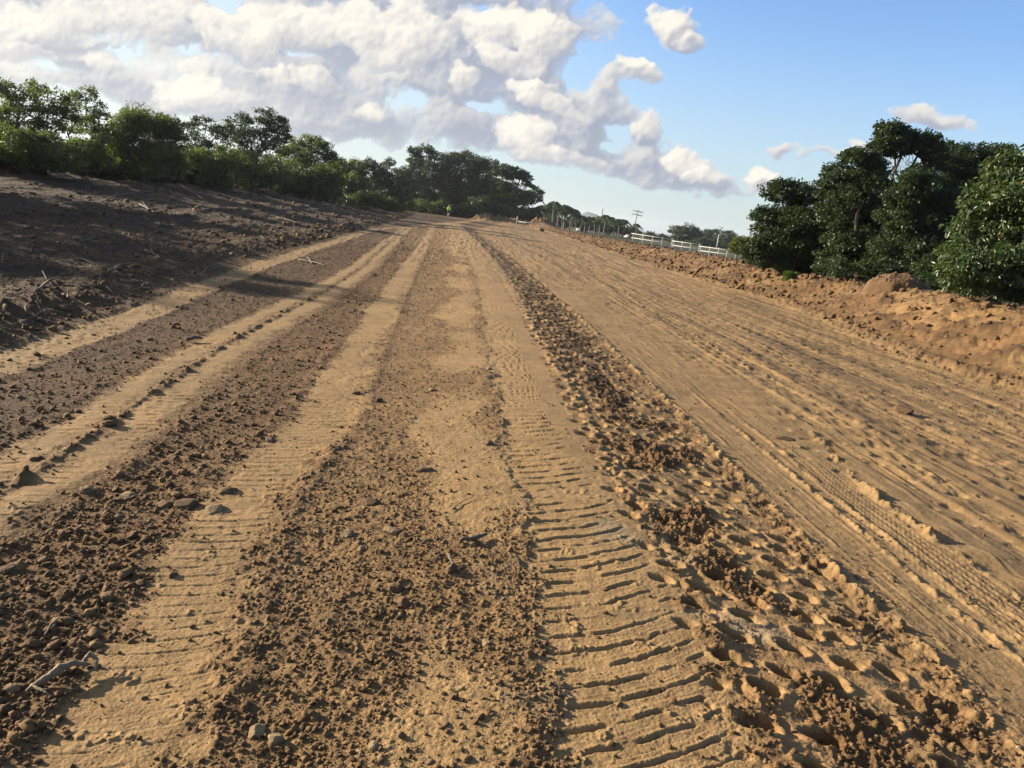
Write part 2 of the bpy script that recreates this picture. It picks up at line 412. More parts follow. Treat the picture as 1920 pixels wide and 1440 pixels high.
    H += lane*.012*np.clip(fbm((X+.1*Y)*18, Y*1.3, 3, 68), 0, 1)*ss(30, 8, r)
    H += road*ss(12, 40, r)*.08*np.abs(fbm((X+.1*Y)*3.2, Y*.30, 4, 69))
    # granular surface
    H += rough*(.016*med-.014*ss(.3, -.3, dC)*road+.016*np.abs(n6)+.006*n20*vis(.03))
    near = r < 60
    xs = X[near]; ys = Y[near]; rg = rough[near]
    co = coarse[near]; lf = leftr[near]
    bb = bumps(xs, ys, .024, 71, .75, .004, .011)*vis(.02)[near]*rg
    bb = np.maximum(bb, bumps(xs, ys, .055, 72, .32, .006, .019)*rg*(1+.8*n20[near])*vis(.04)[near])
    bb = np.maximum(bb, bumps(xs, ys, .13, 73, .06, .012, .038)*np.clip(co*1.1+lf*.5, 0, 1)*rg*(1+.9*n20[near])*vis(.08)[near])
    bb = np.maximum(bb, bumps(xs, ys, .30, 74, .16, .02, .07, .6)*np.clip(ss(0, 1, tl)+ss(.2, .8, tr), 0, 1)[near]*vis(.15)[near])
    bb = np.maximum(bb, bumps(xs, ys, .11, 78, .5, .012, .045)*(ss(.15, .6, tr)*ss(-.2, .35, gul+med)+.5*ss(.3, 1, tl))[near]*vis(.08)[near]*(1+.8*n20[near]))
    H[near] += bb
    H += comp*(.003*n20*vis(.03)+.0035*np.abs(fbm(X*55, Y*55, 2, 77))*vis(.012))
    # crust crumbs on compacted patches
    cr = ss(.22, .5, fbm(X*7, Y*7, 3, 75))
    H += comp*cr*.012*np.clip(fbm(X*40, Y*40, 2, 76)+.3, 0, 1)*vis(.02)
    if not masks: return H
    # ---- colour masks
    dark = np.clip(leftr*.58+coarse*.12+ss(.3, 1.5, tl)*.95, 0, 1)*(1-comp*.9)
    dark = np.maximum(dark, mE*churn*.30*ss(2, 9, r)+mE*churn*.12+mE*.30*ss(4, 9, r)*ss(-.3, .2, n6+.15))
    dark = np.maximum(dark, .55*np.exp(-((tr-.05)/.30)**2)*ss(-.2, .3, n6+.2)*(Y < 90))
    dark = np.maximum(dark, ss(-.15, .35, med+.7*gul-.2+.5*n6)*ss(.1, .8, tr)*.80)
    dark = np.maximum(dark, lane*.62*ss(-.02, .35, lon+.35*lon2)*(1-np.exp(-((dF)/.7)**2)))
    red = np.maximum(.8*ss(.3, 1, tr)*ss(7, 3, tr)*ss(-.05, .45, fbm(X*.45, Y*.45, 3, 81)+.15)*ss(26, 12, r), mDE*.8+mE*.45)
    red = np.maximum(red, .35*ss(0, .4, big)*rough)
    veg = np.clip(ss(4.5, 8, tr)*ss(-.5, .3, med+.4)+ss(18, 24, tl)+ss(150, 175, Y)+far, 0, 1)
    compB = np.clip(comp+.42*ss(0, .5, dC)*ss(.2, -.4, dD)+.45*ss(.2, .9, tr)*ss(0, .35, fbm(X*.6, Y*.4, 3, 95)+.08), 0, 1)
    compB = np.clip(np.maximum(compB, farroad*.35*road), 0, 1)*(1-.30*ss(12, 60, r)*ss(-.2, .3, lon+med*.5))
    dark = np.maximum(dark, .55*ss(.0, -.5, np.minimum(tl, 0)*0+X-at(T_A, Y))*0)
    spoil = np.exp(-((Y-137-.25*X)/2.5)**2)*ss(-10, -7, X)*ss(8, 4, X)
    compB = compB*(1-.75*spoil); red = np.maximum(red, .6*spoil)
    grey = ss(.25, .55, fbm(X*1.5+4, Y*1.5, 3, 82))*ss(.2, .6, dD+.9)*ss(1.2, .5, dD)*ss(6, 3, r)+lane*.35*ss(.1, .5, lon)
    return H, np.stack([compB, red, veg], 1), np.stack([dark, np.clip(grey, 0, 1), rough], 1)

def hitY(px, py):
    """where the sight line meets the ground"""
    d = ray(px, py); d = d/d[1]
    Ys = np.exp(np.linspace(math.log(1.6), math.log(150), 700)); h = ground(d[0]*Ys, Ys); z = CH+d[2]*Ys
    w = np.where(z < h)[0]; i = w[0] if len(w) else len(Ys)-1
    if i == 0: return np.array([d[0]*Ys[i], Ys[i], h[i]])
    a, b = z[i-1]-h[i-1], h[i]-z[i]; t = a/max(a+b, 1e-9); y = Ys[i-1]*(1-t)+Ys[i]*t
    return np.array([d[0]*y, y, h[i-1]*(1-t)+h[i]*t])
def hz(x, y): return float(ground(np.array([x], np.float32), np.array([y], np.float32))[0])
def build_ground():
    rs = [.05, .3, .6, .9, 1.2]
    while rs[-1] < 1.62: rs.append(rs[-1]+.03)
    while rs[-1] < 190:
        q = rs[-1]; rs.append(q+max(.0028, min(.00060*q*q, .0058*q))/DET)
    while rs[-1] < 9000: rs.append(rs[-1]*1.05)
    rs = np.array(rs)
    dth = .00118/DET
    a = np.arange(-.80, .80, dth)
    b = np.linspace(a[-1], 2*math.pi-.80, 110)[1:-1]
    th = np.concatenate([a, b]); n = len(th); mrow = len(rs)
    TH, RR = np.meshgrid(th, rs)
    X = (np.sin(TH)*RR).ravel().astype(np.float32); Y = (np.cos(TH)*RR).ravel().astype(np.float32)
    H, c1, c2 = ground(X, Y, True)
    co = np.stack([X, Y, H], 1)
    i = np.arange(mrow-1)[:, None]*n; j = np.arange(n)[None, :]; j2 = (j+1) % n
    f = np.stack([(i+j), (i+j2), (i+n+j2), (i+n+j)], -1).reshape(-1, 4)
    f = f[:, ::-1]
    # centre fan
    co = np.vstack([co, [[0, 0, float(H[:n].mean())]]]); k = len(co)-1
    fan = np.stack([np.full(n, k), np.arange(n), (np.arange(n)+1) % n], 1)[:, ::-1]
    c1 = np.vstack([c1, c1[:1]]); c2 = np.vstack([c2, c2[:1]])
    print('ground verts', len(co))
    o = mesh_obj('ground', co, [f, fan], M_ground, smooth=True, attrs={'soil_a': c1, 'soil_b': c2})
    tag(o, 'graded bare earth road with tyre and roller tracks between a cleared bank and a low berm', 'ground', kind='structure')
    return o
build_ground()
# ------------------------------------------------------------------ plant builders
def nrm(v): return v/np.maximum(np.linalg.norm(v, axis=-1, keepdims=True), 1e-9)
def tube(path, radii, sides=6):
    path = np.asarray(path, float); n = len(path); V = []
    for i in range(n):
        t = nrm(path[min(i+1, n-1)]-path[max(i-1, 0)])
        a = np.cross(t, [.3, .9, .1] if abs(t[2]) > .9 else [0, 0, 1.]); a = nrm(a); b = np.cross(t, a)
        for k in range(sides):
            an = 2*math.pi*k/sides; V.append(path[i]+radii[i]*(math.cos(an)*a+math.sin(an)*b))
    Fq = []
    for i in range(n-1):
        for k in range(sides):
            k2 = (k+1) % sides; Fq.append((i*sides+k, i*sides+k2, (i+1)*sides+k2, (i+1)*sides+k))
    for k in range(1, sides//2):       # caps as quads
        pass
    V.append(path[0]-nrm(path[1]-path[0])*radii[0]*.3); V.append(path[-1]+nrm(path[-1]-path[-2])*radii[-1]*.5)
    T = []
    for k in range(sides):
        k2 = (k+1) % sides; T.append((len(V)-2, k2, k)); T.append((len(V)-1, (n-1)*sides+k, (n-1)*sides+k2))
    return np.array(V), np.array(Fq), np.array(T)
class MBld:
    def __init__(s): s.V = []; s.Q = []; s.T = []; s.n = 0
    def add(s, V, Q=None, T=None):
        V = np.asarray(V, float)
        if Q is not None and len(Q): s.Q.append(np.asarray(Q)+s.n)
        if T is not None and len(T): s.T.append(np.asarray(T)+s.n)
        s.V.append(V); s.n += len(V)
    def tube(s, path, radii, sides=6): s.add(*tube(path, radii, sides))
    def box(s, c_, h, R=None):
        v = np.array([(x, y, z) for x in (-1, 1) for y in (-1, 1) for z in (-1, 1)], float)*np.asarray(h)
        if R is not None: v = v@np.asarray(R).T
        s.add(v+np.asarray(c_), [(0, 1, 3, 2), (4, 6, 7, 5), (0, 4, 5, 1), (2, 3, 7, 6), (0, 2, 6, 4), (1, 5, 7, 3)])
    def build(s, name, mat, parent=None, smooth=True, org=(0, 0, 0), loc=None, attrs=None):
        f = []
        if s.Q: f.append(np.concatenate(s.Q))
        if s.T: f.append(np.concatenate(s.T))
        return mesh_obj(name, np.concatenate(s.V)-np.asarray(org), f, mat, parent, smooth, attrs, loc)

LT = {  # leaf templates: (length axis x, width axis y, normal z)
 'quad': (np.array([(0, 0, 0), (.5, .42, .06), (1, 0, -.05), (.5, -.42, .06)]), np.array([(0, 3, 2, 1)])),
 'long': (np.array([(0, 0, 0), (.35, .2, .05), (.75, .15, .02), (1.0, 0, -.12), (.75, -.15, .02), (.35, -.2, .05)]), np.array([(0, 3, 2, 1), (0, 5, 4, 3)])),
}
def leaves(cen, axis, up, size, kind='quad'):
    """leaf-sized faces at cen, pointing along axis, facing up"""
    tv, tf = LT[kind]; n = len(cen); k = len(tv)
    ax = nrm(axis); sd_ = nrm(np.cross(up, ax)); nz = np.cross(ax, sd_)
    L = size[:, None, None]
    V = cen[:, None, :]+L*(tv[None, :, 0:1]*ax[:, None, :]+tv[None, :, 1:2]*sd_[:, None, :]+tv[None, :, 2:3]*nz[:, None, :])
    Fc = (tf[None]+(np.arange(n)*k)[:, None, None]).reshape(-1, 4)
    rnd = np.repeat(RNG.random(n), k)
    return V.reshape(-1, 3), Fc, rnd
def crown_pts(lobes, leaf, dens=1.0, flat=.55, fill=.25, cl=.40):
    """clumped leaf positions on the shells of the lobes -> centres, outward, clump centres per lobe"""
    C_, O_, CC = [], [], []
    for (c_, r_) in lobes:
        c_ = np.asarray(c_, float); r_ = np.asarray(r_, float); rm = (r_.prod())**(1/3)
        K = int(np.clip(26*dens**.5, 8, 60))
        d = nrm(RNG.normal(size=(K*2, 3))); d = d[d[:, 2] > -.75][:K]
        cc = c_+d*r_*RNG.uniform(.62, 1.02, (len(d), 1))
        CC.append(cc)
        area = 4*math.pi*rm*rm; n = int(area/(leaf*leaf*.42)*1.25*dens)
        per = max(6, n//len(d))
        for q, dd in zip(cc, d):
            rc = cl*rm*RNG.uniform(.6, 1.25); m_ = int(per*RNG.uniform(.6, 1.3))
            g = nrm(RNG.normal(size=(m_, 3)))*(RNG.random((m_, 1))**.45)
            g[:, 2] = np.where(g[:, 2] < 0, g[:, 2]*.6, g[:, 2])
            C_.append(q+g*np.array([1, 1, flat])*rc); O_.append(nrm(g+.6*dd))
        m_ = int(n*fill)
        g = nrm(RNG.normal(size=(m_, 3)))*(RNG.random((m_, 1))**.5)*.8
        C_.append(c_+g*r_); O_.append(nrm(g))
    return np.concatenate(C_), np.concatenate(O_), CC
def leaf_mesh(C_, O_, leaf, kind='quad', droop=.25, upb=.6):
    n = len(C_)
    ax = O_*np.array([1, 1, .4])+RNG.normal(scale=.55, size=(n, 3)); ax[:, 2] -= droop
    up = O_*.7+RNG.normal(scale=.5, size=(n, 3)); up[:, 2] += upb
    return leaves(C_, ax, up, leaf*RNG.uniform(.65, 1.35, n), kind)
def wiggle(a, b, n, amp):
    t = np.linspace(0, 1, n)[:, None]; p = a*(1-t)+b*t
    w = RNG.normal(scale=amp, size=(n, 3)); w[0] = 0; w[-1] = 0
    return p+w*np.sin(np.pi*t)
LOBE_SCALE = 1.0
def px_lobes(Y, L, depth=1.0, jit=.5):
    k = pxm(Y); out = []
    L = [(x, y, rx*LOBE_SCALE, ry*LOBE_SCALE) for x, y, rx, ry in L]
    for (x, y, rx, ry) in L:
        Yj = Y+RNG.uniform(-jit, jit)*rx*k*1.2
        out.append((P(x, y, Yj), (rx*k, max(rx, ry)*k*depth, ry*k)))
    return out
def tree(name, label, cat, group, Y, base, L, leafpx=3.2, mat=None, dens=1.0, tr=None, kind='quad', bark=None, zb=None, depth=1.0,
         forks=1, flat=.8, fill=.25, cl=.40, droop=.3, bare=0, stems='trunk', tops='crown', upb=.35):
    mat = mat or M_lf_mid; bark = bark or M_bark
    b = P(base[0], base[1], Y); gz = hz(b[0], Y) if zb is None else zb
    b = np.array([b[0], Y, gz-.05])
    lobes = px_lobes(Y, L, depth); leaf = leafpx*pxm(Y)
    root = empty(name, b); tag(root, label, cat, group)
    C_, O_, CC = crown_pts(lobes, leaf, dens, flat, fill, cl)
    keep = C_[:, 2] > gz-.3; C_ = C_[keep]; O_ = O_[keep]
    V, Fc, rnd = leaf_mesh(C_, O_, leaf, kind, droop, upb)
    mesh_obj(tops, V-b, Fc, mat, root, attrs={'rnd': rnd})
    tb = MBld(); top = np.mean([c_ for c_, r_ in lobes], 0); tr = tr or .012*(top[2]-b[2]+2)
    ctrs = [np.asarray(c_) for c_, r_ in lobes]
    tops_ = []
    for f in range(forks):
        off = RNG.normal(scale=.25*abs(top[2]-b[2])*.5 if forks > 1 else .02, size=3); off[2] = 0
        hub = b*.42+top*.58+off; hub[2] = b[2]+(top[2]-b[2])*RNG.uniform(.5, .62)
        st = b+np.array([RNG.uniform(-1, 1), RNG.uniform(-1, 1), 0])*tr*forks*.8
        tb.tube(wiggle(st, hub, 7, tr*.7), np.linspace(tr, tr*.6, 7)); tops_.append(hub)
    for c_, (lc, lr), cc in zip(ctrs, lobes, CC):
        hub = min(tops_, key=lambda h: np.linalg.norm(h-c_))
        tb.tube(wiggle(hub, c_, 6, .06*np.linalg.norm(c_-hub)), np.linspace(tr*.55, tr*.22, 6), 5)
        for q in cc[::2]:
            tb.tube(wiggle(c_, q, 4, .08*np.linalg.norm(q-c_)), np.linspace(tr*.20, tr*.05, 4), 4)
    for _ in range(bare):
        c_, r_ = lobes[RNG.integers(len(lobes))]; d = nrm(RNG.normal(size=3)); d[2] = abs(d[2])
        tb.tube(wiggle(np.asarray(c_), np.asarray(c_)+d*np.asarray(r_)*1.35, 5, .05), np.linspace(tr*.15, tr*.04, 5), 4)
    tb.build(stems, bark, root, org=b)
    return root

# ------------------------------------------------------------------ left bank trees and bushes
GL = 'trees and bushes on top of the cleared left bank'
tree('sparse_tree', 'tall sparse feathery tree at the far left edge with forked bare limbs', 'tree', GL, 38, (70, 330),
     [(8,165,34,26),(-30,190,50,50),(58,168,26,18),(96,190,36,30),(118,222,30,24),(60,208,34,22),(30,232,40,24),(92,250,34,24),(-40,260,60,50)], 3.4, M_lf_mid, .58, .11, forks=3, fill=.05, cl=.37, flat=.9, bare=14)
tree('slender_tree', 'slender crooked tree with open tufted crown, second from the left edge', 'tree', GL, 42, (150, 325),
     [(140,188,16,15),(160,176,20,16),(176,200,18,14),(190,215,16,10),(158,236,34,20),(126,232,14,14)], 3.3, M_lf_mid, .58, .08, forks=2, fill=.04, cl=.40, bare=10)
tree('leafy_bush', 'broad dark bush under the sparse tree at the far left edge', 'bush', GL, 35, (40, 330),
     [(20,275,55,34),(-30,290,60,50),(80,290,48,34),(120,300,36,28),(60,262,40,22)], 3.6, M_lf_bush, .7, .06, forks=4, stems='stems', tops='foliage')
tree('leafy_bush', 'small bush beneath the slender crooked tree', 'bush', GL, 41, (160, 325),
     [(150,275,34,26),(185,285,30,30),(130,300,34,24),(170,305,40,22)], 3.4, M_lf_bush, .7, .05, forks=3, stems='stems', tops='foliage')
tree('vine_covered_tree', 'dense rounded vine-covered tree with light green top and dark hollow base', 'tree', GL, 44, (265, 340),
     [(236,232,34,24),(275,226,40,24),(310,240,28,24),(215,258,30,26),(262,262,60,34),(320,270,30,32),(240,300,52,32),(300,305,44,30),(205,292,24,24)], 3.2, M_lf_bush, .9, .14, forks=4, bare=12, fill=.3)
tree('open_tree', 'small open-crowned tree right behind the vine-covered tree', 'tree', GL, 62, (380, 340),
     [(356,248,26,18),(385,236,26,14),(408,250,20,18),(368,272,30,18),(398,282,22,14)], 2.8, M_lf_dark, .55, .12, forks=2, fill=.05)
tree('leafy_bush', 'bright green bush between the vine-covered tree and the two-headed tree', 'bush', GL, 52, (370, 350),
     [(355,300,34,26),(395,305,34,26),(425,300,28,24),(345,330,34,22),(400,335,40,22)], 3.0, M_lf_bush, .8, .05, forks=4, stems='stems', tops='foliage')
tree('two_headed_tree', 'tall tree with two rounded grey-green heads against the cloud', 'tree', GL, 66, (478, 345),
     [(452,235,26,22),(440,262,22,22),(470,262,24,22),(462,288,20,16),(506,220,26,16),(524,238,20,16),(500,248,24,20),(512,272,22,18),(533,260,12,12)], 2.7, M_lf_dark, .75, .17, forks=3, fill=.08)
tree('leafy_bush', 'sunlit spreading bush in front of the two-headed tree', 'bush', GL, 60, (470, 355),
     [(440,300,34,20),(480,305,36,20),(455,330,46,24),(510,325,36,28)], 2.8, M_lf_bush, .8, .05, forks=4, stems='stems', tops='foliage')
tree('leafy_tree', 'leafy rounded tree just right of the two-headed tree', 'tree', GL, 74, (570, 370),
     [(556,272,26,14),(585,270,24,14),(608,280,20,16),(548,296,32,20),(592,300,34,20),(620,298,14,12)], 2.6, M_lf_mid, .85, .16, forks=3, fill=.12)
tree('leafy_bush', 'green bush below the leafy rounded tree', 'bush', GL, 70, (560, 378),
     [(540,325,36,22),(580,330,36,24),(618,330,30,22),(545,352,36,18),(600,355,38,18)], 2.6, M_lf_bush, .8, .05, forks=4, stems='stems', tops='foliage')
tree('leafy_tree', 'low rounded tree at the middle of the left tree line', 'tree', GL, 92, (650, 388),
     [(640,310,22,14),(664,318,22,16),(634,335,28,20),(668,345,28,22),(645,362,30,18)], 2.4, M_lf_mid, .9, .14, forks=3)
tree('leafy_tree', 'twin-topped dark tree left of the dense wood', 'tree', GL, 108, (705, 395),
     [(690,310,18,12),(714,318,18,12),(730,305,10,8),(700,338,30,18),(735,340,26,18),(690,362,28,18),(735,370,30,20)], 2.3, M_lf_dark, .9, .15, forks=3)
tree('leafy_bush', 'low bush at the foot of the twin-topped tree', 'bush', GL, 88, (700, 398),
     [(670,372,22,14),(700,378,22,14),(728,382,20,13),(745,388,16,10)], 2.4, M_lf_bush, .8, .04, forks=3, stems='stems', tops='foliage')
def copy_tree(o, parent=None):
    c_ = o.copy(); COL.objects.link(c_)
    if parent: c_.parent = parent
    for ch in list(o.children): copy_tree(ch, c_)
    return c_
srcs = [o for o in COL.objects if o.get('group') == GL and o.name.split('.')[0] in ('vine_covered_tree', 'two_headed_tree', 'leafy_tree', 'sparse_tree')]
hts = {o.name: max((ch.data.vertices[i].co.z for ch in o.children for i in range(0, len(ch.data.vertices), 37)), default=5) for o in srcs}
for i, (x_, y_, h_) in enumerate([(-20.5, 17.4, 5.6), (-22.5, 25, 4.2), (-22, 21.5, 5.0), (-23, 29, 4.6), (-21.5, 15, 4.4), (-20.5, 12, 2.9), (-26, 23, 4.6), (-26, 17, 4.0)]):
    s_ = srcs[i % len(srcs)]; o = copy_tree(s_); sc_ = h_/hts[s_.name]; o.scale = (sc_, sc_, sc_); o.location = (x_, y_, hz(x_, y_)-.1); o.rotation_euler = (0, 0, i*1.9+.7)
    tag(o, 'tree of the left bank standing just outside the left edge of the photo', 'tree', 'trees of the left bank beyond the left edge')
# ------------------------------------------------------------------ the wood at the end of the road
GW = 'trees of the dense wood at the end of the road'
tree('dark_tree', 'tallest dark tree of the wood, its knobbly top left of the person', 'tree', GW, 150, (800, 405),
     [(780,286,16,10),(800,280,14,8),(812,292,14,10),(785,305,26,14),(815,312,26,14),(775,330,26,18),(805,340,30,18),(830,335,20,16),(790,370,34,24)], 2.3, M_lf_dark, .9, .3, zb=-.6, forks=3)
tree('dark_tree', 'rounded tree at the left end of the wood', 'tree', GW, 142, (760, 405),
     [(752,330,18,14),(768,345,22,16),(745,352,20,18),(765,375,26,20),(735,385,20,16)], 2.3, M_lf_dark, .9, .25, zb=-.6, forks=3)
tree('dark_tree', 'broad crowned tree directly behind the person', 'tree', GW, 152, (855, 405),
     [(845,298,26,12),(872,296,26,12),(860,316,34,18),(840,345,28,20),(875,345,30,20),(855,378,38,24)], 2.3, M_lf_dark, .9, .3, zb=-.6, forks=4)
tree('dark_tree', 'rounded wood tree right of the person with a smooth dome', 'tree', GW, 150, (910, 408),
     [(898,306,24,12),(920,312,20,12),(905,330,32,18),(890,360,28,22),(922,358,30,22),(908,390,36,18)], 2.3, M_lf_dark, .9, .3, zb=-.6, forks=4)
tree('cantilever_tree', 'wide tree at the right end of the wood reaching far out over the berm', 'tree', GW, 144, (950, 412),
     [(940,318,22,12),(962,326,22,12),(978,326,15,8),(950,345,30,14),(984,334,18,7),(990,347,12,5),(930,368,26,18),(962,372,26,12),(945,396,36,14),(984,366,11,6),(1013,361,7,3.5)], 2.2, M_lf_dark, .85, .35, zb=-.6, forks=3, flat=.4)
tree('leafy_bush', 'light green shrub at the wood edge left of the person', 'bush', GW, 138, (800, 405),
     [(790,385,16,10),(815,390,14,9),(770,392,14,9),(832,380,9,8)], 2.2, M_lf_mid, .9, .04, zb=-.4, stems='stems', tops='foliage', forks=3)
tree('leafy_bush', 'dark thicket shrub right of the person in front of the wood', 'bush', GW, 141, (885, 408),
     [(870,392,18,12),(895,396,20,11),(920,402,20,11),(958,406,26,11),(990,408,20,12),(905,380,24,14),(1000,412,12,9)], 2.2, M_lf_dark, .9, .04, zb=-.6, stems='stems', tops='foliage', forks=3)
# ------------------------------------------------------------------ right group
LOBE_SCALE = 1.06
GR = 'dark trees behind the right berm'
tree('dark_tree', 'left-most broad tree of the right group with drooping open edge', 'tree', GR, 29, (1500, 525),
     [(1470,362,34,20),(1505,372,34,22),(1440,405,28,20),(1478,410,40,26),(1520,420,44,30),(1448,446,36,26),(1500,462,48,30),(1425,470,28,20),(1470,492,44,20),(1540,480,40,34)], 3.7, M_lf_dark, 1.7, .13, forks=3, fill=.12, zb=-.5, cl=.42)
tree('dark_tree', 'tall tiered tree in the middle of the right group with a pale broken trunk', 'tree', GR, 27, (1605, 530),
     [(1608,296,30,16),(1640,312,26,14),(1580,326,36,18),(1625,338,34,18),(1560,355,30,18),(1600,372,46,24),(1660,348,22,12),(1570,405,46,26),(1630,410,44,26),(1600,450,54,32),(1650,470,40,34),(1580,495,44,26)], 3.7, M_lf_dark, 1.7, .17, forks=3, fill=.10, zb=-.5, cl=.42)
tree('dark_tree', 'highest tree of the right group with a dense head on a leaning limb', 'tree', GR, 30, (1760, 535),
     [(1672,252,30,20),(1700,262,26,18),(1650,272,20,12),(1678,278,36,14),(1746,262,18,17),(1752,288,18,22),(1728,278,12,10),(1742,325,26,22),(1722,350,26,18)], 3.7, M_lf_dark, 1.7, .16, forks=2, fill=.12, zb=-.5, cl=.42)
tree('dark_tree', 'round-topped tree behind the nearest broad-leaved tree', 'tree', GR, 31, (1830, 545),
     [(1797,285,26,18),(1790,312,34,22),(1860,290,34,18),(1880,312,40,24),(1830,340,50,30),(1790,370,44,34),(1850,400,50,40),(1800,440,50,44),(1760,400,30,30)], 3.7, M_lf_dark, 1.7, .18, forks=3, zb=-.5, cl=.42)
tree('dark_tree', 'shaded round tree between the tiered tree and the nearest tree', 'tree', GR, 25, (1715, 540),
     [(1730,345,40,24),(1700,370,36,22),(1760,385,40,30),(1705,415,50,32),(1755,440,46,38),(1700,470,50,34),(1740,500,50,30),(1660,500,36,24)], 3.9, M_lf_dark, 1.7, .15, forks=3, zb=-.5, cl=.42)
tree('broad_leaved_tree', 'nearest tree at the right edge with large glossy sunlit leaves down to the berm', 'tree', GR, 16.5, (1860, 570),
     [(1905,318,44,28),(1950,300,44,36),(1880,345,42,32),(1930,360,60,46),(1848,385,40,34),(1900,410,60,44),(1830,430,44,36),(1960,430,60,60),(1870,465,56,40),(1800,470,34,28),(1920,490,60,50),(1835,500,52,34),(1785,505,32,28),(1890,535,56,30),(1810,528,40,22),(1960,540,50,40)],
     9.0, M_lf_hero, 1.05, .055, kind='long', forks=1, fill=.45, zb=-.4, cl=.42, droop=.75, flat=.8, upb=.35)
tree('leafy_bush', 'low bush where the white fence meets the right trees', 'bush', GR, 33, (1400, 500),
     [(1395,458,20,14),(1410,472,24,16),(1380,468,12,8),(1440,485,26,15)], 3.3, M_lf_mid, .85, .04, zb=-.5, stems='stems', tops='foliage', forks=3)
tree('leafy_bush', 'shaded bush at the foot of the left-most right-hand tree', 'bush', GR, 30, (1500, 520),
     [(1475,496,26,14),(1505,502,26,14),(1535,508,26,14),(1450,490,18,11)], 3.8, M_lf_mid, .8, .04, zb=-.3, stems='stems', tops='foliage', forks=3)
tree('leafy_bush', 'dark undergrowth bush behind the berm mound', 'bush', GR, 24, (1650, 530),
     [(1570,505,30,18),(1645,508,34,18),(1690,500,34,22),(1740,515,30,20),(1770,525,24,20)], 4.0, M_lf_dark, .8, .04, zb=-.3, stems='stems', tops='foliage', forks=4)
LOBE_SCALE = 1.0
# broad-leaved plant in front of the group
def rosette_plant(px, py, Y, h, n, label):
    b = P(px, py, Y); b[2] = max(hz(b[0], Y)-.02, b[2]-.1); root = empty('broad_leaved_plant', b); tag(root, label, 'plant')
    st = MBld(); Cs, As, Us = [], [], []
    for k in range(n):
        an = RNG.uniform(0, 6.28); tip = np.array([math.cos(an)*h*.3, math.sin(an)*h*.3, h*RNG.uniform(.5, 1)])
        st.tube(wiggle(np.zeros(3), tip, 4, .02), np.linspace(.012, .005, 4), 5)
        for j in range(11):
            a2 = RNG.uniform(0, 6.28); Cs.append(tip-np.array([0, 0, RNG.uniform(0, .25)*h])); As.append([math.cos(a2), math.sin(a2), RNG.uniform(-.2, .5)]); Us.append([RNG.normal()*.3, RNG.normal()*.3, 1])
    V, Fc, rnd = leaves(np.array(Cs), np.array(As), np.array(Us), RNG.uniform(.14, .24, len(Cs)), 'long')
    mesh_obj('foliage', V, Fc, M_lf_bush, root, attrs={'rnd': rnd}); st.build('stems', M_bark, root)
rosette_plant(1605, 522, 24.6, .6, 12, 'bright broad-leaved plant standing before the tiered dark tree on the berm top')
# weeds on the berm face
def weed(px, py, label, r=.28):
    b = hitY(px, py)-np.array([0, 0, .02]); root = empty('weed_tuft', b); tag(root, label, 'weed')
    n = 420; an = RNG.uniform(0, 6.28, n); el = RNG.uniform(.4, 1.4, n); rr = RNG.uniform(0, r*.7, n)
    C_ = np.stack([np.cos(an)*rr, np.sin(an)*rr, RNG.uniform(0, r, n)], 1)
    ax = np.stack([np.cos(an)*np.cos(el), np.sin(an)*np.cos(el), np.sin(el)], 1)
    V, Fc, rnd = leaves(C_, ax, RNG.normal(size=(n, 3))+[0, 0, .5], RNG.uniform(.2, .5, n)*r, 'long')
    mesh_obj('foliage', V, Fc, M_weed, root, attrs={'rnd': rnd})
    st = MBld()
    for k in range(9): st.tube(wiggle(np.zeros(3), np.array([RNG.normal()*r*.4, RNG.normal()*r*.4, r*RNG.uniform(.7, 1.2)]), 4, .01), np.linspace(.006, .003, 4), 4)
    st.build('stems', M_weed, root)
weed(1480, 528, 'green weed tuft growing alone on the berm face', .30)
weed(1016, 434, 'tiny green weed on the far end of the berm', .35)
# pale broken trunk + vines hanging below the high limb
vb = MBld(); Yv = 30
b0 = P(1700, 320, Yv)
for k in range(26):
    x = RNG.uniform(1682, 1735); y0 = RNG.uniform(286, 300); y1 = y0+RNG.uniform(18, 46)
    vb.tube(wiggle(P(x, y0, Yv), P(x+RNG.uniform(-8, 6), y1, Yv), 5, .05), np.full(5, .008), 3)
v_ = vb.build('hanging_vines', M_bark, org=b0, loc=b0); tag(v_, 'thin bare vines hanging from the leaning limb of the highest right tree', 'vines')
lb = MBld(); p0 = P(1765, 332, 30); lb.tube([P(1768, 350, 30), P(1750, 322, 30), P(1728, 296, 30), P(1700, 278, 30)], [.08, .07, .06, .045], 7)
lm_ = lb.build('limb', M_bark, loc=None); 
par = [o for o in COL.objects if o.get('label', '').startswith('highest tree of the right')][0]
lm_.data.transform(Matrix.Translation(-par.location)); lm_.parent = par
# snag trunk of the tiered tree
lb = MBld(); lb.tube([P(1606, 470, 26.2), P(1604, 430, 26.2), P(1607, 400, 26.2), P(1622, 372, 26.2)], [.06, .055, .05, .03], 8)
lm_ = lb.build('snag', M_barkp); par = [o for o in COL.objects if o.get('label', '').startswith('tall tiered')][0]
lm_.data.transform(Matrix.Translation(-par.location)); lm_.parent = par
# long bare arms of the cantilever tree
par = [o for o in COL.objects if o.get('label', '').startswith('wide tree at the right')][0]
lb = MBld()
for pts, r0 in (([(955,372),(975,358),(1000,364),(1016,376),(1023,386)], .22), ([(985,361),(1005,360),(1015,360)], .12), ([(965,385),(980,372),(990,380),(1000,388)], .15)):
    lb.tube([P(x, y, 144) for x, y in pts], np.linspace(r0, r0*.4, len(pts)), 5)
lm_ = lb.build('limb', M_bark); lm_.data.transform(Matrix.Translation(-par.location)); lm_.parent = par

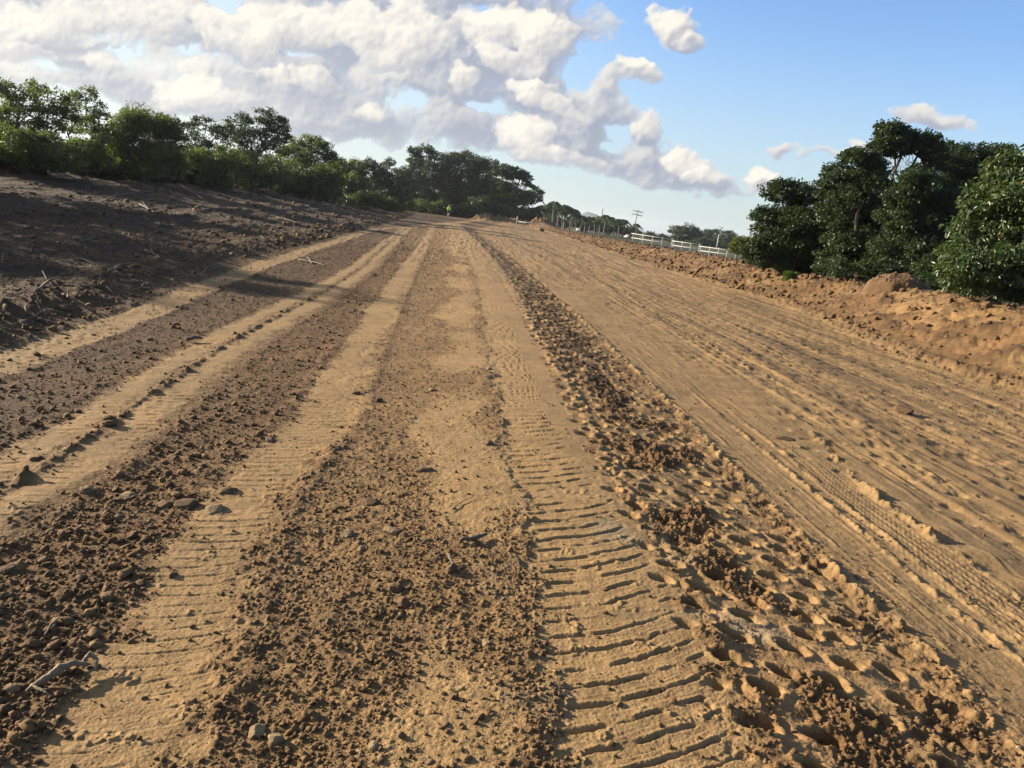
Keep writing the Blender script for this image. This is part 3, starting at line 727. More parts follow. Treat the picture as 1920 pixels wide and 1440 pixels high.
# undergrowth filling the foot of the tree lines
def undergrowth(name, label, spots, mat, leafk=3.0, dens=.8):
    Cs, Os, S = [], [], []
    for (px, py, Y, rx, ry) in spots:
        lob = px_lobes(Y, [(px, py, rx, ry)], 1.0)
        C_, O_, _ = crown_pts(lob, leafk*pxm(Y), dens); Cs.append(C_); Os.append(O_); S.append(np.full(len(C_), leafk*pxm(Y)))
    C_ = np.concatenate(Cs); O_ = np.concatenate(Os); S = np.concatenate(S)
    gz = ground(C_[:, 0], C_[:, 1]); k = C_[:, 2] > gz+.02; C_, O_, S = C_[k], O_[k], S[k]
    n = len(C_); ax = O_+RNG.normal(scale=.5, size=(n, 3)); up = O_*.5+RNG.normal(scale=.4, size=(n, 3)); up[:, 2] += .6
    V, Fc, rnd = leaves(C_, ax, up, S*RNG.uniform(.7, 1.3, n))
    tag(mesh_obj(name, V, Fc, mat, attrs={'rnd': rnd}), label, 'undergrowth', kind='stuff')
sp = []
for x in range(-420, 760, 20):
    yb = np.interp(x, [0, 150, 300, 433, 600, 700, 760], [328, 322, 335, 345, 378, 398, 402])
    Yb = np.interp(x, [0, 150, 300, 433, 600, 700, 760], [37, 44, 50, 60, 78, 100, 125])
    tall = np.interp(x, [-60, 200, 600, 760], [3.2, 3.2, 2.8, 2.4])
    for k in range(int(tall+RNG.uniform(-.3, .6))):
        sp.append((x+RNG.uniform(-10, 10), yb-6-k*16+RNG.uniform(-6, 6), Yb+RNG.uniform(0, 7), RNG.uniform(18, 30), RNG.uniform(12, 20)))
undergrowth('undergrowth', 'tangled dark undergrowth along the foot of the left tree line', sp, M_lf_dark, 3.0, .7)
sp = []
for x in range(-420, 420, 16):
    yb = np.interp(x, [0, 150, 300, 433], [335, 330, 338, 345]); Yb = np.interp(x, [0, 150, 300, 433], [35, 42, 47, 57])
    for k in range(2): sp.append((x+RNG.uniform(-10, 10), yb-4-k*15+RNG.uniform(-6, 6), Yb+RNG.uniform(-2, 2), RNG.uniform(14, 30), RNG.uniform(8, 16)))
undergrowth('dead_brush', 'dark brown dead brush pushed up along the top of the left bank', sp, M_brush, 2.6, .6)
sp = []
for x in range(735, 1010, 14):
    sp.append((x, 396+RNG.uniform(-4, 4), 150+RNG.uniform(-3, 3), 16, 11)); sp.append((x, 372+RNG.uniform(-6, 6), 156, 18, 16)); sp.append((x, 405+RNG.uniform(-2, 2), 152, 16, 9))
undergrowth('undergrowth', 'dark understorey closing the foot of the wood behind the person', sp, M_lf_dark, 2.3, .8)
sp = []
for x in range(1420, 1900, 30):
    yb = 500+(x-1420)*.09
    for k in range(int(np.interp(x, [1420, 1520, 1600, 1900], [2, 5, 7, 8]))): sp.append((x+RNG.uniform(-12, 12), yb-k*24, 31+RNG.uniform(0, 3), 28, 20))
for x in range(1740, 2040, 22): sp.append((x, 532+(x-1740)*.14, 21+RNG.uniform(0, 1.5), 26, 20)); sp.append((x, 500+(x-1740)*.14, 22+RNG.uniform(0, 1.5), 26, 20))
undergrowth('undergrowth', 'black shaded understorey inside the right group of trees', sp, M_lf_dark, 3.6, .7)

# ------------------------------------------------------------------ palms
def make_palm(h, seed):
    rg = np.random.default_rng(seed)
    root = empty('palm_tree', (0, 0, 0)); tb = MBld()
    lean = rg.normal(scale=.15, size=2)
    path = [np.array([lean[0]*t*t, lean[1]*t*t, h*t]) for t in np.linspace(0, 1, 7)]
    tb.tube(path, [.20, .16, .15, .14, .13, .12, .13], 8); tb.build('trunk', M_barkp, root)
    top = path[-1]; fb = MBld(); rn = []
    for k in range(22):
        an = k*2.4+rg.uniform(-.2, .2); el = rg.uniform(.15, 1.25); Lf = rg.uniform(1.9, 2.5)
        d = np.array([math.cos(an), math.sin(an), 0]); prev = []
        for t in np.linspace(0, 1, 9):
            x = Lf*(math.cos(el)*t+.35*t*t*math.cos(el)); z = Lf*(math.sin(el)*t-(.75+.35*math.cos(el))*t*t)
            prev.append(top+d*x+np.array([0, 0, z]))
        fb.tube(prev, np.linspace(.03, .008, 9), 4)
        side = np.cross(d, [0, 0, 1.])
        for i in range(1, 9):
            for q in (0, .5):
                p = prev[i-1]*(1-q)+prev[i]*q; t = (i-1+q)/8; w = .62*math.sin(math.pi*(.12+.8*t))
                tg = nrm(prev[i]-prev[i-1])
                for s_ in (-1, 1):
                    e = p+side*s_*w*.75+tg*w*.45-np.array([0, 0, w*.45]); wd = tg*.11
                    fb.add([p-wd, p+wd, e+wd*.3, e-wd*.3], [(0, 1, 2, 3)])
    o = fb.build('fronds', M_palm, root, smooth=False); n = len(o.data.vertices)
    a = o.data.attributes.new('rnd', 'FLOAT', 'POINT'); a.data.foreach_set('value', np.repeat(np.random.random(n//2+1), 2)[:n].astype(np.float32)*.95)
    return root
protos = [make_palm(4.3, 1), make_palm(3.9, 2), make_palm(4.8, 3)]
spots = [(1012,384,180),(1024,380,186),(1041,375,182),(1050,383,190),(1063,381,186),(1073,389,192),(1083,397,188),(1034,392,196),(1058,395,200),
         (1092,402,205),(1100,403,210),(1108,405,205),(1118,406,212),(1128,404,206),(1137,401,200),(1146,405,208),(1155,408,204),(1164,409,200),(1172,410,206),(1122,412,222),(1141,414,222),(1160,416,222),(1104,411,224),(1196,418,190),(1186,424,205)]
for i, (x, y, Y) in enumerate(spots):
    o = protos[i] if i < 3 else copy_tree(protos[i % 3])
    p = P(x, y, Y); hh = [4.3, 3.9, 4.8][i % 3]+.7
    sc_ = (p[2]+.8)/hh; sc_ = min(max(sc_, .45), 1.5)
    o.location = (p[0], p[1], -.85); o.scale = (sc_*.95, sc_*.95, sc_); o.rotation_euler = (0, 0, i*1.3)
    lb_ = 'palm with arching fronds and pale trunk, one of the long row beyond the berm'
    if i == 23: lb_ = 'bushy palm at the right end of the row, just under the cross-armed utility pole'
    if i == 2: lb_ = 'highest-topped palm of the left cluster beside the wood'
    if i == 0: lb_ = 'left-most palm, partly behind the tip of the cantilever tree'
    tag(o, lb_, 'palm', 'palms in a row beyond the berm')
sp = [(x, np.interp(x, [1005, 1200], [412, 436])+RNG.uniform(-3, 3), 228+RNG.uniform(-6, 6), 10, 8) for x in range(1004, 1200, 7)]
undergrowth('undergrowth', 'dim shrubbery behind the trunks of the palm row', sp, M_lf_dark, 2.2, .8)
# far trees on the right
GF = 'hazy trees far beyond the white fence'
tree('far_tree', 'largest far domed tree left of the pale lamp post', 'tree', GF, 260, (1290, 468), [(1268,432,16,9),(1290,433,20,11),(1305,440,14,12),(1275,448,24,14),(1300,455,20,12)], 2.2, M_lf_dark, .9, .4, zb=-1)
tree('far_tree', 'flat-topped far tree beside the pale lamp post', 'tree', GF, 280, (1340, 468), [(1326,440,14,8),(1345,437,14,7),(1335,450,24,10),(1350,456,16,9)], 2.2, M_lf_dark, .9, .4, zb=-1)
tree('far_tree', 'far tree closest to the right-hand group', 'tree', GF, 270, (1370, 470), [(1366,443,13,10),(1378,448,10,9),(1368,456,16,10),(1392,455,14,9)], 2.2, M_lf_dark, .9, .4, zb=-1)
tree('far_tree', 'low pointed far tree behind the left end of the white fence', 'tree', GF, 300, (1222, 448), [(1220,439,8,5),(1215,443,9,5),(1243,445,9,5),(1232,446,12,4),(1252,449,12,6)], 2.0, M_lf_dark, .9, .3, zb=-1)
tree('far_tree', 'low dark far tree right of the domed tree', 'tree', GF, 250, (1320, 470), [(1318,455,18,9),(1300,460,22,9),(1345,462,22,8),(1370,466,22,7),(1265,459,14,7)], 2.2, M_lf_dark, .9, .3, zb=-1)
# ------------------------------------------------------------------ stones, clods, sticks
import itertools
def ico(sub=1):
    t = (1+5**.5)/2
    v = [(-1,t,0),(1,t,0),(-1,-t,0),(1,-t,0),(0,-1,t),(0,1,t),(0,-1,-t),(0,1,-t),(t,0,-1),(t,0,1),(-t,0,-1),(-t,0,1)]
    f = [(0,11,5),(0,5,1),(0,1,7),(0,7,10),(0,10,11),(1,5,9),(5,11,4),(11,10,2),(10,7,6),(7,1,8),(3,9,4),(3,4,2),(3,2,6),(3,6,8),(3,8,9),(4,9,5),(2,4,11),(6,2,10),(8,6,7),(9,8,1)]
    v = [tuple(nrm(np.array(p, float))) for p in v]
    for _ in range(sub):
        mid = {}; nf_ = []
        def mp_(a, b):
            k = (min(a, b), max(a, b))
            if k not in mid: mid[k] = len(v); v.append(tuple(nrm(np.array(v[a])+np.array(v[b]))))
            return mid[k]
        for a, b, c_ in f:
            ab, bc, ca = mp_(a, b), mp_(b, c_), mp_(c_, a); nf_ += [(a, ab, ca), (b, bc, ab), (c_, ca, bc), (ab, bc, ca)]
        f = nf_
    return np.array(v), np.array(f)
I0 = ico(0); I1 = ico(1); I2 = ico(2); I3 = ico(3)
def scatter_clods(name, label, x, y, rad, mat, emb=.25, shp=None):
    n = len(x); V0, F0 = shp or I1; k = len(V0)
    z = ground(x, y)
    sc3 = np.stack([RNG.uniform(.7, 1.35, n), RNG.uniform(.7, 1.2, n), RNG.uniform(.5, .95, n)], 1)*rad[:, None]
    an = RNG.uniform(0, 6.28, n); ca, sa = np.cos(an), np.sin(an)
    V = V0[None]*(1+.22*RNG.normal(size=(n, k, 1)).clip(-1.3, 1.3))*sc3[:, None, :]
    for _ in range(3):
        nn = nrm(RNG.normal(size=(n, 3))); dl = rad*RNG.uniform(.35, .75, n); e_ = np.maximum(np.einsum('nkj,nj->nk', V, nn)-dl[:, None], 0); V = V-e_[:, :, None]*nn[:, None, :]
    tl_ = RNG.normal(scale=.3, size=(n, 1)); V[:, :, 2] += V[:, :, 0]*tl_
    X_ = V[:, :, 0]*ca[:, None]-V[:, :, 1]*sa[:, None]; Y_ = V[:, :, 0]*sa[:, None]+V[:, :, 1]*ca[:, None]
    V = np.stack([X_+x[:, None], Y_+y[:, None], V[:, :, 2]+z[:, None]+(rad*(.5-emb))[:, None]], -1)
    Fc = (F0[None]+(np.arange(n)*k)[:, None, None]).reshape(-1, 3)
    o = mesh_obj(name, V.reshape(-1, 3), [Fc], mat, attrs={'rnd': np.repeat(RNG.random(n), k)}, smooth=False)
    tag(o, label, 'soil crumbs', kind='stuff'); return o
# crumbs near the camera: density falls with distance
n = 230000
rr = 1.7*np.exp(RNG.random(n)*math.log(30/1.7)); th = RNG.uniform(-.72, .72, n)
x = (np.sin(th)*rr).astype(np.float32); y = (np.cos(th)*rr).astype(np.float32)
Hm, ma, mb = ground(x, y, True)
rgh = mb[:, 2]; coarse = (x > at(T_B, y)+.4) & (x < at(T_C, y)-.2); left = x < at(T_B, y)
me_ = np.abs(x-at(T_E, y)) < .4
prob = np.clip(rgh*(.30+.25*coarse+.25*left)+.05*me_+.02*(rr < 7)+.004, 0, 1)
k = RNG.random(n) < prob
x, y, rr, coarse, left = x[k], y[k], rr[k], coarse[k], left[k]
rad = .0028+.010*RNG.random(len(x))**4+(coarse | left)*.022*RNG.random(len(x))**24
rad = np.maximum(rad, .0007*rr)
b_ = rad > .0068
scatter_clods('soil_crumbs', 'larger loose clods of brown soil strewn over the rough strips', x[b_], y[b_], rad[b_], M_clod)
scatter_clods('soil_crumbs', 'fine loose crumbs of brown soil strewn over the rough strips', x[~b_], y[~b_], rad[~b_], M_clod, shp=I0)
# bank and berm clods
n = 9000
Yb = 6*np.exp(RNG.random(n)*math.log(120/6)); side = RNG.random(n) < .5
xb = np.where(side, at(T_edge, Yb)-RNG.random(n)**1.6*13, at(T_R, Yb)+RNG.uniform(-.2, 3.4, n))
rad = (.010+.05*RNG.random(n)**4)*np.clip(Yb/14, .8, 2.2)
scatter_clods('soil_crumbs', 'loose earth clods on the cleared bank and the berm', xb.astype(np.float32), Yb.astype(np.float32), rad, M_clod)

def stone(px, py, w, asp, label, mat, angular=False, rot=None, cat='stone', name='stone', group=None):
    p = hitY(px, py); r = w/2*p[1]/F*.95
    V, Fc = I3; V = V.copy()
    sd_ = RNG.uniform(0, 99)
    q = V*1.3+sd_
    dsp = .16*pn(q[:, 0]+q[:, 2], q[:, 1], 3)+.10*pn(q[:, 0]*2.3, q[:, 2]*2.3+q[:, 1], 4)+.05*pn(q[:, 1]*5, q[:, 2]*5+q[:, 0]*4, 5)
    V = V*(1+dsp)[:, None]
    if angular:
        for _ in range(7):
            nn = nrm(RNG.normal(size=3)); dlim = RNG.uniform(.62, .85); e = V@nn-dlim
            V = V-np.outer(np.maximum(e, 0), nn)
    V = V*np.array([1, .75, asp])*r
    a = RNG.uniform(0, 3.1) if rot is None else rot
    R = np.array([[math.cos(a), -math.sin(a), 0], [math.sin(a), math.cos(a), 0], [0, 0, 1]]); V = V@R.T
    o = mesh_obj(name, V, [Fc], mat, smooth=not angular, attrs={'rnd': np.full(len(V), RNG.uniform(.2, .9))}, loc=(p[0], p[1], p[2]+asp*r*.12))
    return tag(o, label, cat, group)
ST = [
 (480,1376,52,.6,'rounded grey-tan stone at the bottom of the photo right of the compacted track', M_stone),
 (517,1388,40,.7,'rounded stone touching the right side of the larger grey-tan stone at the bottom', M_stone),
 (452,1388,20,.6,'small dark stone left of the pair of rounded stones at the bottom', M_stoned),
 (700,1400,36,.5,'pale flat tilted stone alone near the bottom centre', M_stone),
 (714,1428,20,.6,'little stone just below the pale flat tilted stone', M_stoned),
 (806,1428,22,.5,'small white flat pebble at the bottom edge', M_stone),
 (912,1207,30,.5,'pale square-cut stone right of centre foreground', M_stone),
 (756,1132,36,.8,'lumpy upright stone in a dark hollow of the foreground', M_stoned),
 (742,1105,40,.6,'broad clod just behind the lumpy upright stone', M_stoned),
 (845,1070,34,.9,'upright clod beside the dark stick scrap in mid foreground', M_stoned),
 (717,1227,22,.6,'small brown stone left of the pale square-cut stone', M_stoned),
 (676,1031,26,.5,'small grey angular stone on the granular strip', M_stone),
 (652,1002,42,.35,'flat tan slab stone on the granular strip left of centre', M_stone),
 (735,998,50,.4,'half-buried tan slab right of the flat slab', M_stone),
 (324,1080,26,.7,'squarish dark stone on the left edge of the broad compacted track', M_stoned),
 (185,1100,26,.6,'brown clod in the coarse soil left of the broad track', M_stoned),
 (18,1068,44,.6,'big dark clod at the left edge of the photo', M_stoned),
 (62,1190,34,.8,'dark upright clod above the driftwood', M_stoned),
 (22,1295,36,.8,'pale rough stone at the left end of the driftwood', M_stone),
 (150,1085,30,.5,'brown flattened clod near the big dark left clod', M_stoned),
 (165,920,34,.5,'pale pointed stone between the two left tracks', M_stone),
 (312,948,46,.5,'left of two long boulders-like stones between the tracks', M_stoned),
 (348,948,52,.5,'right of the two long stones between the tracks', M_stoned),
 (402,957,56,.35,'long flat pale stone by the broad track edge', M_stone),
 (428,922,46,.4,'flat brown stone behind the long flat pale stone', M_stoned),
 (240,930,46,.25,'thin pale sliver of stone left of the paired long stones', M_stone),
 (316,892,26,.8,'upright reddish clod between the tracks', M_stoned),
 (205,796,28,.6,'dark rock sitting on the clod ridge in the left track', M_stoned),
 (228,780,18,.6,'smaller rock behind the dark rock on the clod ridge', M_stoned),
 (505,826,26,.5,'black lump on the broad compacted track', M_stoned),
 (668,738,24,.6,'dark stone at the left side of the granular strip in the middle distance', M_stoned),
 (710,752,22,.7,'grey stone right of the dark stone in the middle distance', M_stoned),
 (795,882,44,.35,'flat brown stone in the granular strip', M_stoned),
 (697,944,40,.45,'long brown stone behind the flat tan slab', M_stoned),
 (915,832,24,.6,'round pale clod beside the rippled track', M_stone),
 (812,732,24,.35,'thin pale flake stone in the middle granular strip', M_stone),
 (917,692,14,.5,'small white pebble beside the rippled track', M_stone),
 (585,812-90,10,.6,'tiny white pebble in the coarse soil', M_stone),
 (1695,772,40,.6,'lone rock standing on the smooth right lane with a long shadow', M_stoned),
 (1470,822,46,.18,'flat broken crust plate on the smooth right lane', M_stoned),
 (1250,975+30,1,.5,None,None),
 (1713,583,20,.8,'rust-coloured rock on the berm face', M_stoned),
 (1780,568,22,.8,'larger orange rock near the berm top', M_stoned),
 (1850,575,24,.8,'angular orange rock on the berm below the nearest tree', M_stoned),
 (1740,612,14,.8,'small tan rock halfway down the berm', M_stoned),
 (1480,686,10,.6,'small stone at the lip of the right wheel rut', M_stoned),
 (1217,474,9,.8,'pale boulder tipped on the far berm face', M_stone),
 (1228,482,7,.6,'white scrap of rock beneath the pale far boulder', M_stone),
 (98,620-2,9,.5,'white chip on the dark cleared ground near the left edge', M_stone),
 (330,708-6,10,.5,None,None)]
for px, py, w, asp, lb_, mt in ST:
    if lb_: stone(px, py, w, asp, lb_, mt, angular=True)
# dirt mound
def mound(px, py, w, h, label):
    p = P(px, py, 21.0); r = w/2*pxm(21.0); hh = h*pxm(21.0)
    n = 120; g = np.linspace(-1.25, 1.25, n); gx, gy = np.meshgrid(g, g); q = np.hypot(gx, gy*1.05)+.10*pn(gx*2.2, gy*2.2, 7)
    z = hh*np.maximum(1-np.clip(q/1.15, 0, 1)**2.2, 0)*(1+.16*pn(gx*3, gy*3, 8))+hh*.07*fbm(gx*9, gy*9, 3, 9)*ss(1.2, .9, q)+bumps((gx*r).astype(np.float32), (gy*r).astype(np.float32), .16, 33, .4, .02, .06)
    X_ = gx*r; Y_ = gy*r*.9
    base = ground(p[0]+X_.ravel(), p[1]+Y_.ravel()).reshape(n, n)
    z = np.where(q < 1.15, np.maximum(z, 0), 0)
    zmax = P(px, py, 21.0)[2]
    Z = np.maximum(zmax-hh+z, base+z*.6)-.02-.5*ss(1.0, 1.25, q)
    V = np.stack([X_, Y_, Z-base.min()], -1).reshape(-1, 3)
    i = np.arange(n-1)[:, None]*n+np.arange(n-1)[None]; Fc = np.stack([i, i+1, i+n+1, i+n], -1).reshape(-1, 4)
    o = mesh_obj('dirt_mound', V, Fc, M_mound, smooth=True, attrs={'rnd': .2+.5*RNG.random(len(V))}, loc=(p[0], p[1], float(base.min()))); tag(o, label, 'dirt mound')
mound(1690, 512, 104, 25, 'rounded heap of dark soil standing behind the berm in front of the nearest tree')

# driftwood in the left foreground
def at_px(px, py, dz=0.): q = hitY(px, py); q = q+np.array([0, 0, dz]); return q
def stick(name, pts, radii, label, mat, cat='stick', group=None, extra=()):
    P_ = [at_px(x_, y_, z_) for x_, y_, z_ in pts]
    b = P_[0].copy(); mbd = MBld()
    def dense(Q, R_, n=4):
        q2, r2 = [], []
        for a in range(len(Q)-1):
            for t in range(n):
                f = t/n; q2.append(Q[a]*(1-f)+Q[a+1]*f+RNG.normal(scale=R_[a]*.18, size=3)); r2.append((R_[a]*(1-f)+R_[a+1]*f)*RNG.uniform(.85, 1.15))
        q2.append(Q[-1]); r2.append(R_[-1]); return q2, r2
    q, r_ = dense(P_, radii); mbd.tube(q, r_, 8)
    for ex, er in extra:
        q, r_ = dense([at_px(*e) for e in ex], er, 3); mbd.tube(q, r_, 6)
    o = mbd.build(name, mat, org=b, loc=b); return tag(o, label, cat, group)
stick('driftwood', [(48,1302,.012),(78,1290,.025),(105,1275,.035),(140,1262,.035),(165,1262,.03)], [.004,.012,.013,.010,.006],
      'bleached knobbly piece of wood with a curled end lying at the lower left', M_wood, 'driftwood',
      extra=[([(150,1262,.03),(168,1250,.05),(180,1256,.04),(178,1268,.025),(160,1272,.02)], [.006,.007,.006,.005,.003]), ([(60,1294,.02),(85,1302,.01),(100,1310,.0)], [.006,.004,.002])])
stick('stick', [(82,1198,.01),(97,1180,.02),(112,1168,.025)], [.003,.005,.003], 'short dry stick stuck in the clods above the driftwood', M_wood, 'stick')
stick('stick', [(845,960,.01),(862,945,.01),(885,936,.012)], [.002,.003,.002], 'thin straw-like twig on the granular strip', M_wood, 'stick')
stick('wood_scrap', [(862,1018,.015),(890,1016,.02),(912,1008,.02)], [.010,.012,.006], 'flat scrap of wood lying across the strip left of the rippled track', M_woodd, 'wood')
stick('stick', [(840,1052,.03),(850,1072,.02)], [.006,.004], 'dark stub of stick leaning on the upright clod', M_woodd, 'stick')
# broken branches on the bank, at measured spots
BR = [((5,497),(8,478),.02),((70,548),(112,527),.03),((118,555),(128,572),.03),((95,470),(180,500),.02),((190,380),(250,362),.05),((262,383),(300,410),.05),((335,345),(385,378),.06),
      ((150,540),(210,548),.02),((205,512),(255,498),.04),((235,412),(275,416),.03),((300,424),(345,430),.03),((345,440),(365,432),.02),((300,352),(330,372),.05),((60,600),(90,590),.02),
      ((330,530),(372,522),.015),((430,355),(470,340),.06),((378,520),(395,500),.015),((120,345),(190,352),.05),((20,560),(60,552),.02),((395,570-62),(420,500),.015),((465,478),(472,463),.01),((270,470),(300,492),.03),
      ((230,372),(215,395),.05),((0,440),(60,455),.03),((150,455),(195,448),.03),((480,440),(500,452),.03),((440,398),(480,412),.04),((520,408),(560,420),.05),((30,398),(80,410),.03),((250,546),(285,552),.025)]
for i, (a, b, r_) in enumerate(BR):
    mx = ((a[0]+b[0])/2+RNG.uniform(-4, 4), (a[1]+b[1])/2-RNG.uniform(0, 5))
    P0 = at_px(*a); rs = r_*RNG.uniform(.35, .65)
    pb = [(a[0], a[1], .02), (mx[0], mx[1], .04), (b[0], b[1], RNG.uniform(.03, .1))]
    lb_ = 'broken branch lying on the dark cleared slope of the left bank'
    if i == 6: lb_ = 'long pale broken branch slanting below the vine-covered tree'
    if i == 1: lb_ = 'pale bent branch sticking up near the left edge of the cleared slope'
    if i == 4: lb_ = 'pale root lying high on the slope under the vine-covered tree'
    ex = [([(mx[0], mx[1], .04), (mx[0]+RNG.uniform(-14, 14), mx[1]-RNG.uniform(3, 12), .1)], [rs*.5, rs*.2])]
    stick('broken_branch', pb, [rs, rs*.9, rs*.4], lb_, M_wood if i in (4, 6, 15) else M_woodd, 'branch', 'broken branches on the left bank', ex)
# fine litter of twigs and root bits
mb_ = MBld(); n = 650
Yl = 7*np.exp(RNG.random(n)*math.log(70/7)); Xl = at(T_edge, Yl)-.1-RNG.random(n)**1.3*12
k_ = RNG.random(n) < .12; Xl = np.where(k_, at(T_R, Yl)+RNG.uniform(.2, 3, n), Xl)
Zl = ground(Xl, Yl)
for x_, y_, z_ in zip(Xl, Yl, Zl):
    L_ = RNG.uniform(.05, .24)*min(1+y_/40, 2); a_ = RNG.uniform(0, 6.28); e_ = RNG.normal(scale=.35); d_ = np.array([math.cos(a_)*math.cos(e_), math.sin(a_)*math.cos(e_), abs(math.sin(e_))])
    p_ = np.array([x_, y_, z_+.005]); rr_ = RNG.uniform(.003, .010)*min(1+y_/30, 2.2)
    mb_.tube([p_, p_+d_*L_*.5+RNG.normal(scale=.04*L_, size=3)+[0, 0, .02], p_+d_*L_], [rr_, rr_*.9, rr_*.4], 4)
tag(mb_.build('twig_litter', M_woodd), 'fine litter of broken twigs and roots over the cleared bank', 'twig litter', kind='stuff')
# twigs on the road and berm
for i, (a, b) in enumerate([((1345,528),(1372,522)),((1400,528),(1415,536)),((560,488),(610,500)),((585,496),(575,484)),((350,690-50),(380,640))]):
    stick('twig', [(a[0], a[1], .02), ((a[0]+b[0])/2, (a[1]+b[1])/2, .05), (b[0], b[1], .03)], [.02, .018, .008],
          ['pale stick lying at the foot of the berm', 'short stick beside the pale stick at the berm foot', 'dead root trailing over the strip between the left tracks', 'side twig of the dead root between the left tracks', 'thin twig in the dark soil beside the left track'][i], M_wood if i < 2 else M_woodd, 'twig')

# ------------------------------------------------------------------ white rail fence
def rail_fence():
    root = None; segs = [((1186,437.5),(1262,449.5)), ((1262,451.5),(1313,459)), ((1313,461.5),(1382,471))]
    Y0, Y1 = 120., 104.
    def Yat(x): return Y0+(Y1-Y0)*(x-1186)/(1382-1186)
    b = P(1186, 445, Y0); b[2] = -.75; root = empty('rail_fence', b)
    tag(root, 'white two-rail fence with stepped panels beyond the berm', 'fence')
    for (a, c_) in segs:
        for off in (0, 8.2):
            p0 = P(a[0]-2, a[1]+off, Yat(a[0])); p1 = P(c_[0], c_[1]+off, Yat(c_[0])); d = p1-p0; L_ = np.linalg.norm(d)
            e = d/L_; up = np.array([0, 0, 1.]); sdv = nrm(np.cross(e, up)); up = np.cross(sdv, e)
            mb_ = MBld(); mb_.box((p0+p1)/2-b, (L_/2, .025, .04), np.stack([e, sdv, up], 1)); mb_.build('rail', M_white, root, smooth=False)
        n = max(3, int((c_[0]-a[0])/16)+1)
        for x_ in np.linspace(a[0]+2, c_[0]-1, n):
            yt = a[1]+(c_[1]-a[1])*(x_-a[0])/(c_[0]-a[0])-1.2; pt = P(x_, yt, Yat(x_)-.06)
            mb_ = MBld(); hgt = pt[2]+.85; mb_.box(np.array([pt[0], pt[1], pt[2]-hgt/2])-b, (.045, .045, hgt/2)); mb_.box(np.array([pt[0], pt[1], pt[2]+.03])-b, (.055, .055, .02)); mb_.build('post', M_white, root, smooth=False)
rail_fence()
b = P(969, 417, 128); b[2] = hz(b[0], 128)-.1; root = empty('gate_post', b); tag(root, 'white post with a low pale rail at the far end of the berm', 'post')
mb_ = MBld(); tp = P(969, 405.5, 128); mb_.tube([np.zeros(3), np.array([0, 0, tp[2]-b[2]])], [.09, .08], 8); mb_.build('post', M_white, root)
mb_ = MBld(); mb_.tube([P(970, 415.5, 128)-b, P(990, 417.5, 127)-b, P(1016, 421, 126)-b], [.06, .06, .06], 6); mb_.build('rail', M_white, root)
mb_ = MBld(); mb_.tube([P(1016, 418, 126)-b, P(1016, 424, 126)-b], [.06, .06], 6); mb_.build('post', M_white, root)
# ------------------------------------------------------------------ utility poles
def vpole(px, ytop, Y, zb, r, lean=0.):
    t = P(px, ytop, Y); return np.array([t[0]-lean, Y, zb]), t
def utility_pole(px, ytop, Y, label, arms=True, lean=.0, r=.14):
    b, t = vpole(px, ytop, Y, -.9, r, lean); root = empty('utility_pole', b); tag(root, label, 'utility pole')
    mb_ = MBld(); mb_.tube([np.zeros(3), t-b], [r, r*.75], 8); mb_.build('pole', M_pole, root)
    if arms:
        d = nrm(t-b)
        for k, (dz, w) in enumerate(((.35, 1.35), (1.25, 1.35))):
            c_ = t-b-d*dz+np.array([0, -.18, 0]); a = MBld(); R = np.array([[1, 0, 0], [0, 1, 0], [-.10, 0, 1]]).T
            a.box(c_, (w, .07, .085), R.T); ar = a.build('crossarm', M_pole, root, smooth=False)
            for q in (-1.2, -.5, .5, 1.2):
                i_ = MBld(); ci = c_+np.array([q, 0, .10-.10*q]); i_.tube([ci, ci+[0, 0, .12], ci+[0, 0, .26]], [.05, .07, .03], 8); i_.build('insulator', M_ins, ar)
utility_pole(1196.5, 394, 205, 'leaning utility pole with two crossarms above the right end of the palms', True, .5, .12)
utility_pole(1130.5, 391, 230, 'bare utility pole without arms rising from the palm row', False, .1, .16)
def lamp_post(px, ytop, Y, label):
    b, t = vpole(px, ytop, Y, -.9, .1); root = empty('lamp_post', b); tag(root, label, 'lamp post')
    h = t[2]-b[2]; mb_ = MBld(); mb_.tube([(0, 0, 0), (0, 0, h*.5), (0, 0, h)], [.16, .13, .10], 8); mb_.build('pole', M_grey, root)
    mb_ = MBld(); mb_.tube([(0, 0, h), (.6, 0, h+.25), (1.3, 0, h+.25)], [.07, .06, .05], 6); mb_.build('arm', M_grey, root)
    mb_ = MBld(); mb_.tube([(1.1, 0, h+.22), (1.35, 0, h+.26), (1.9, 0, h+.22)], [.05, .16, .10], 8); mb_.build('lamp_head', M_grey, root)
lamp_post(1348, 440, 200, 'pale grey lamp post in front of the far trees beyond the fence')
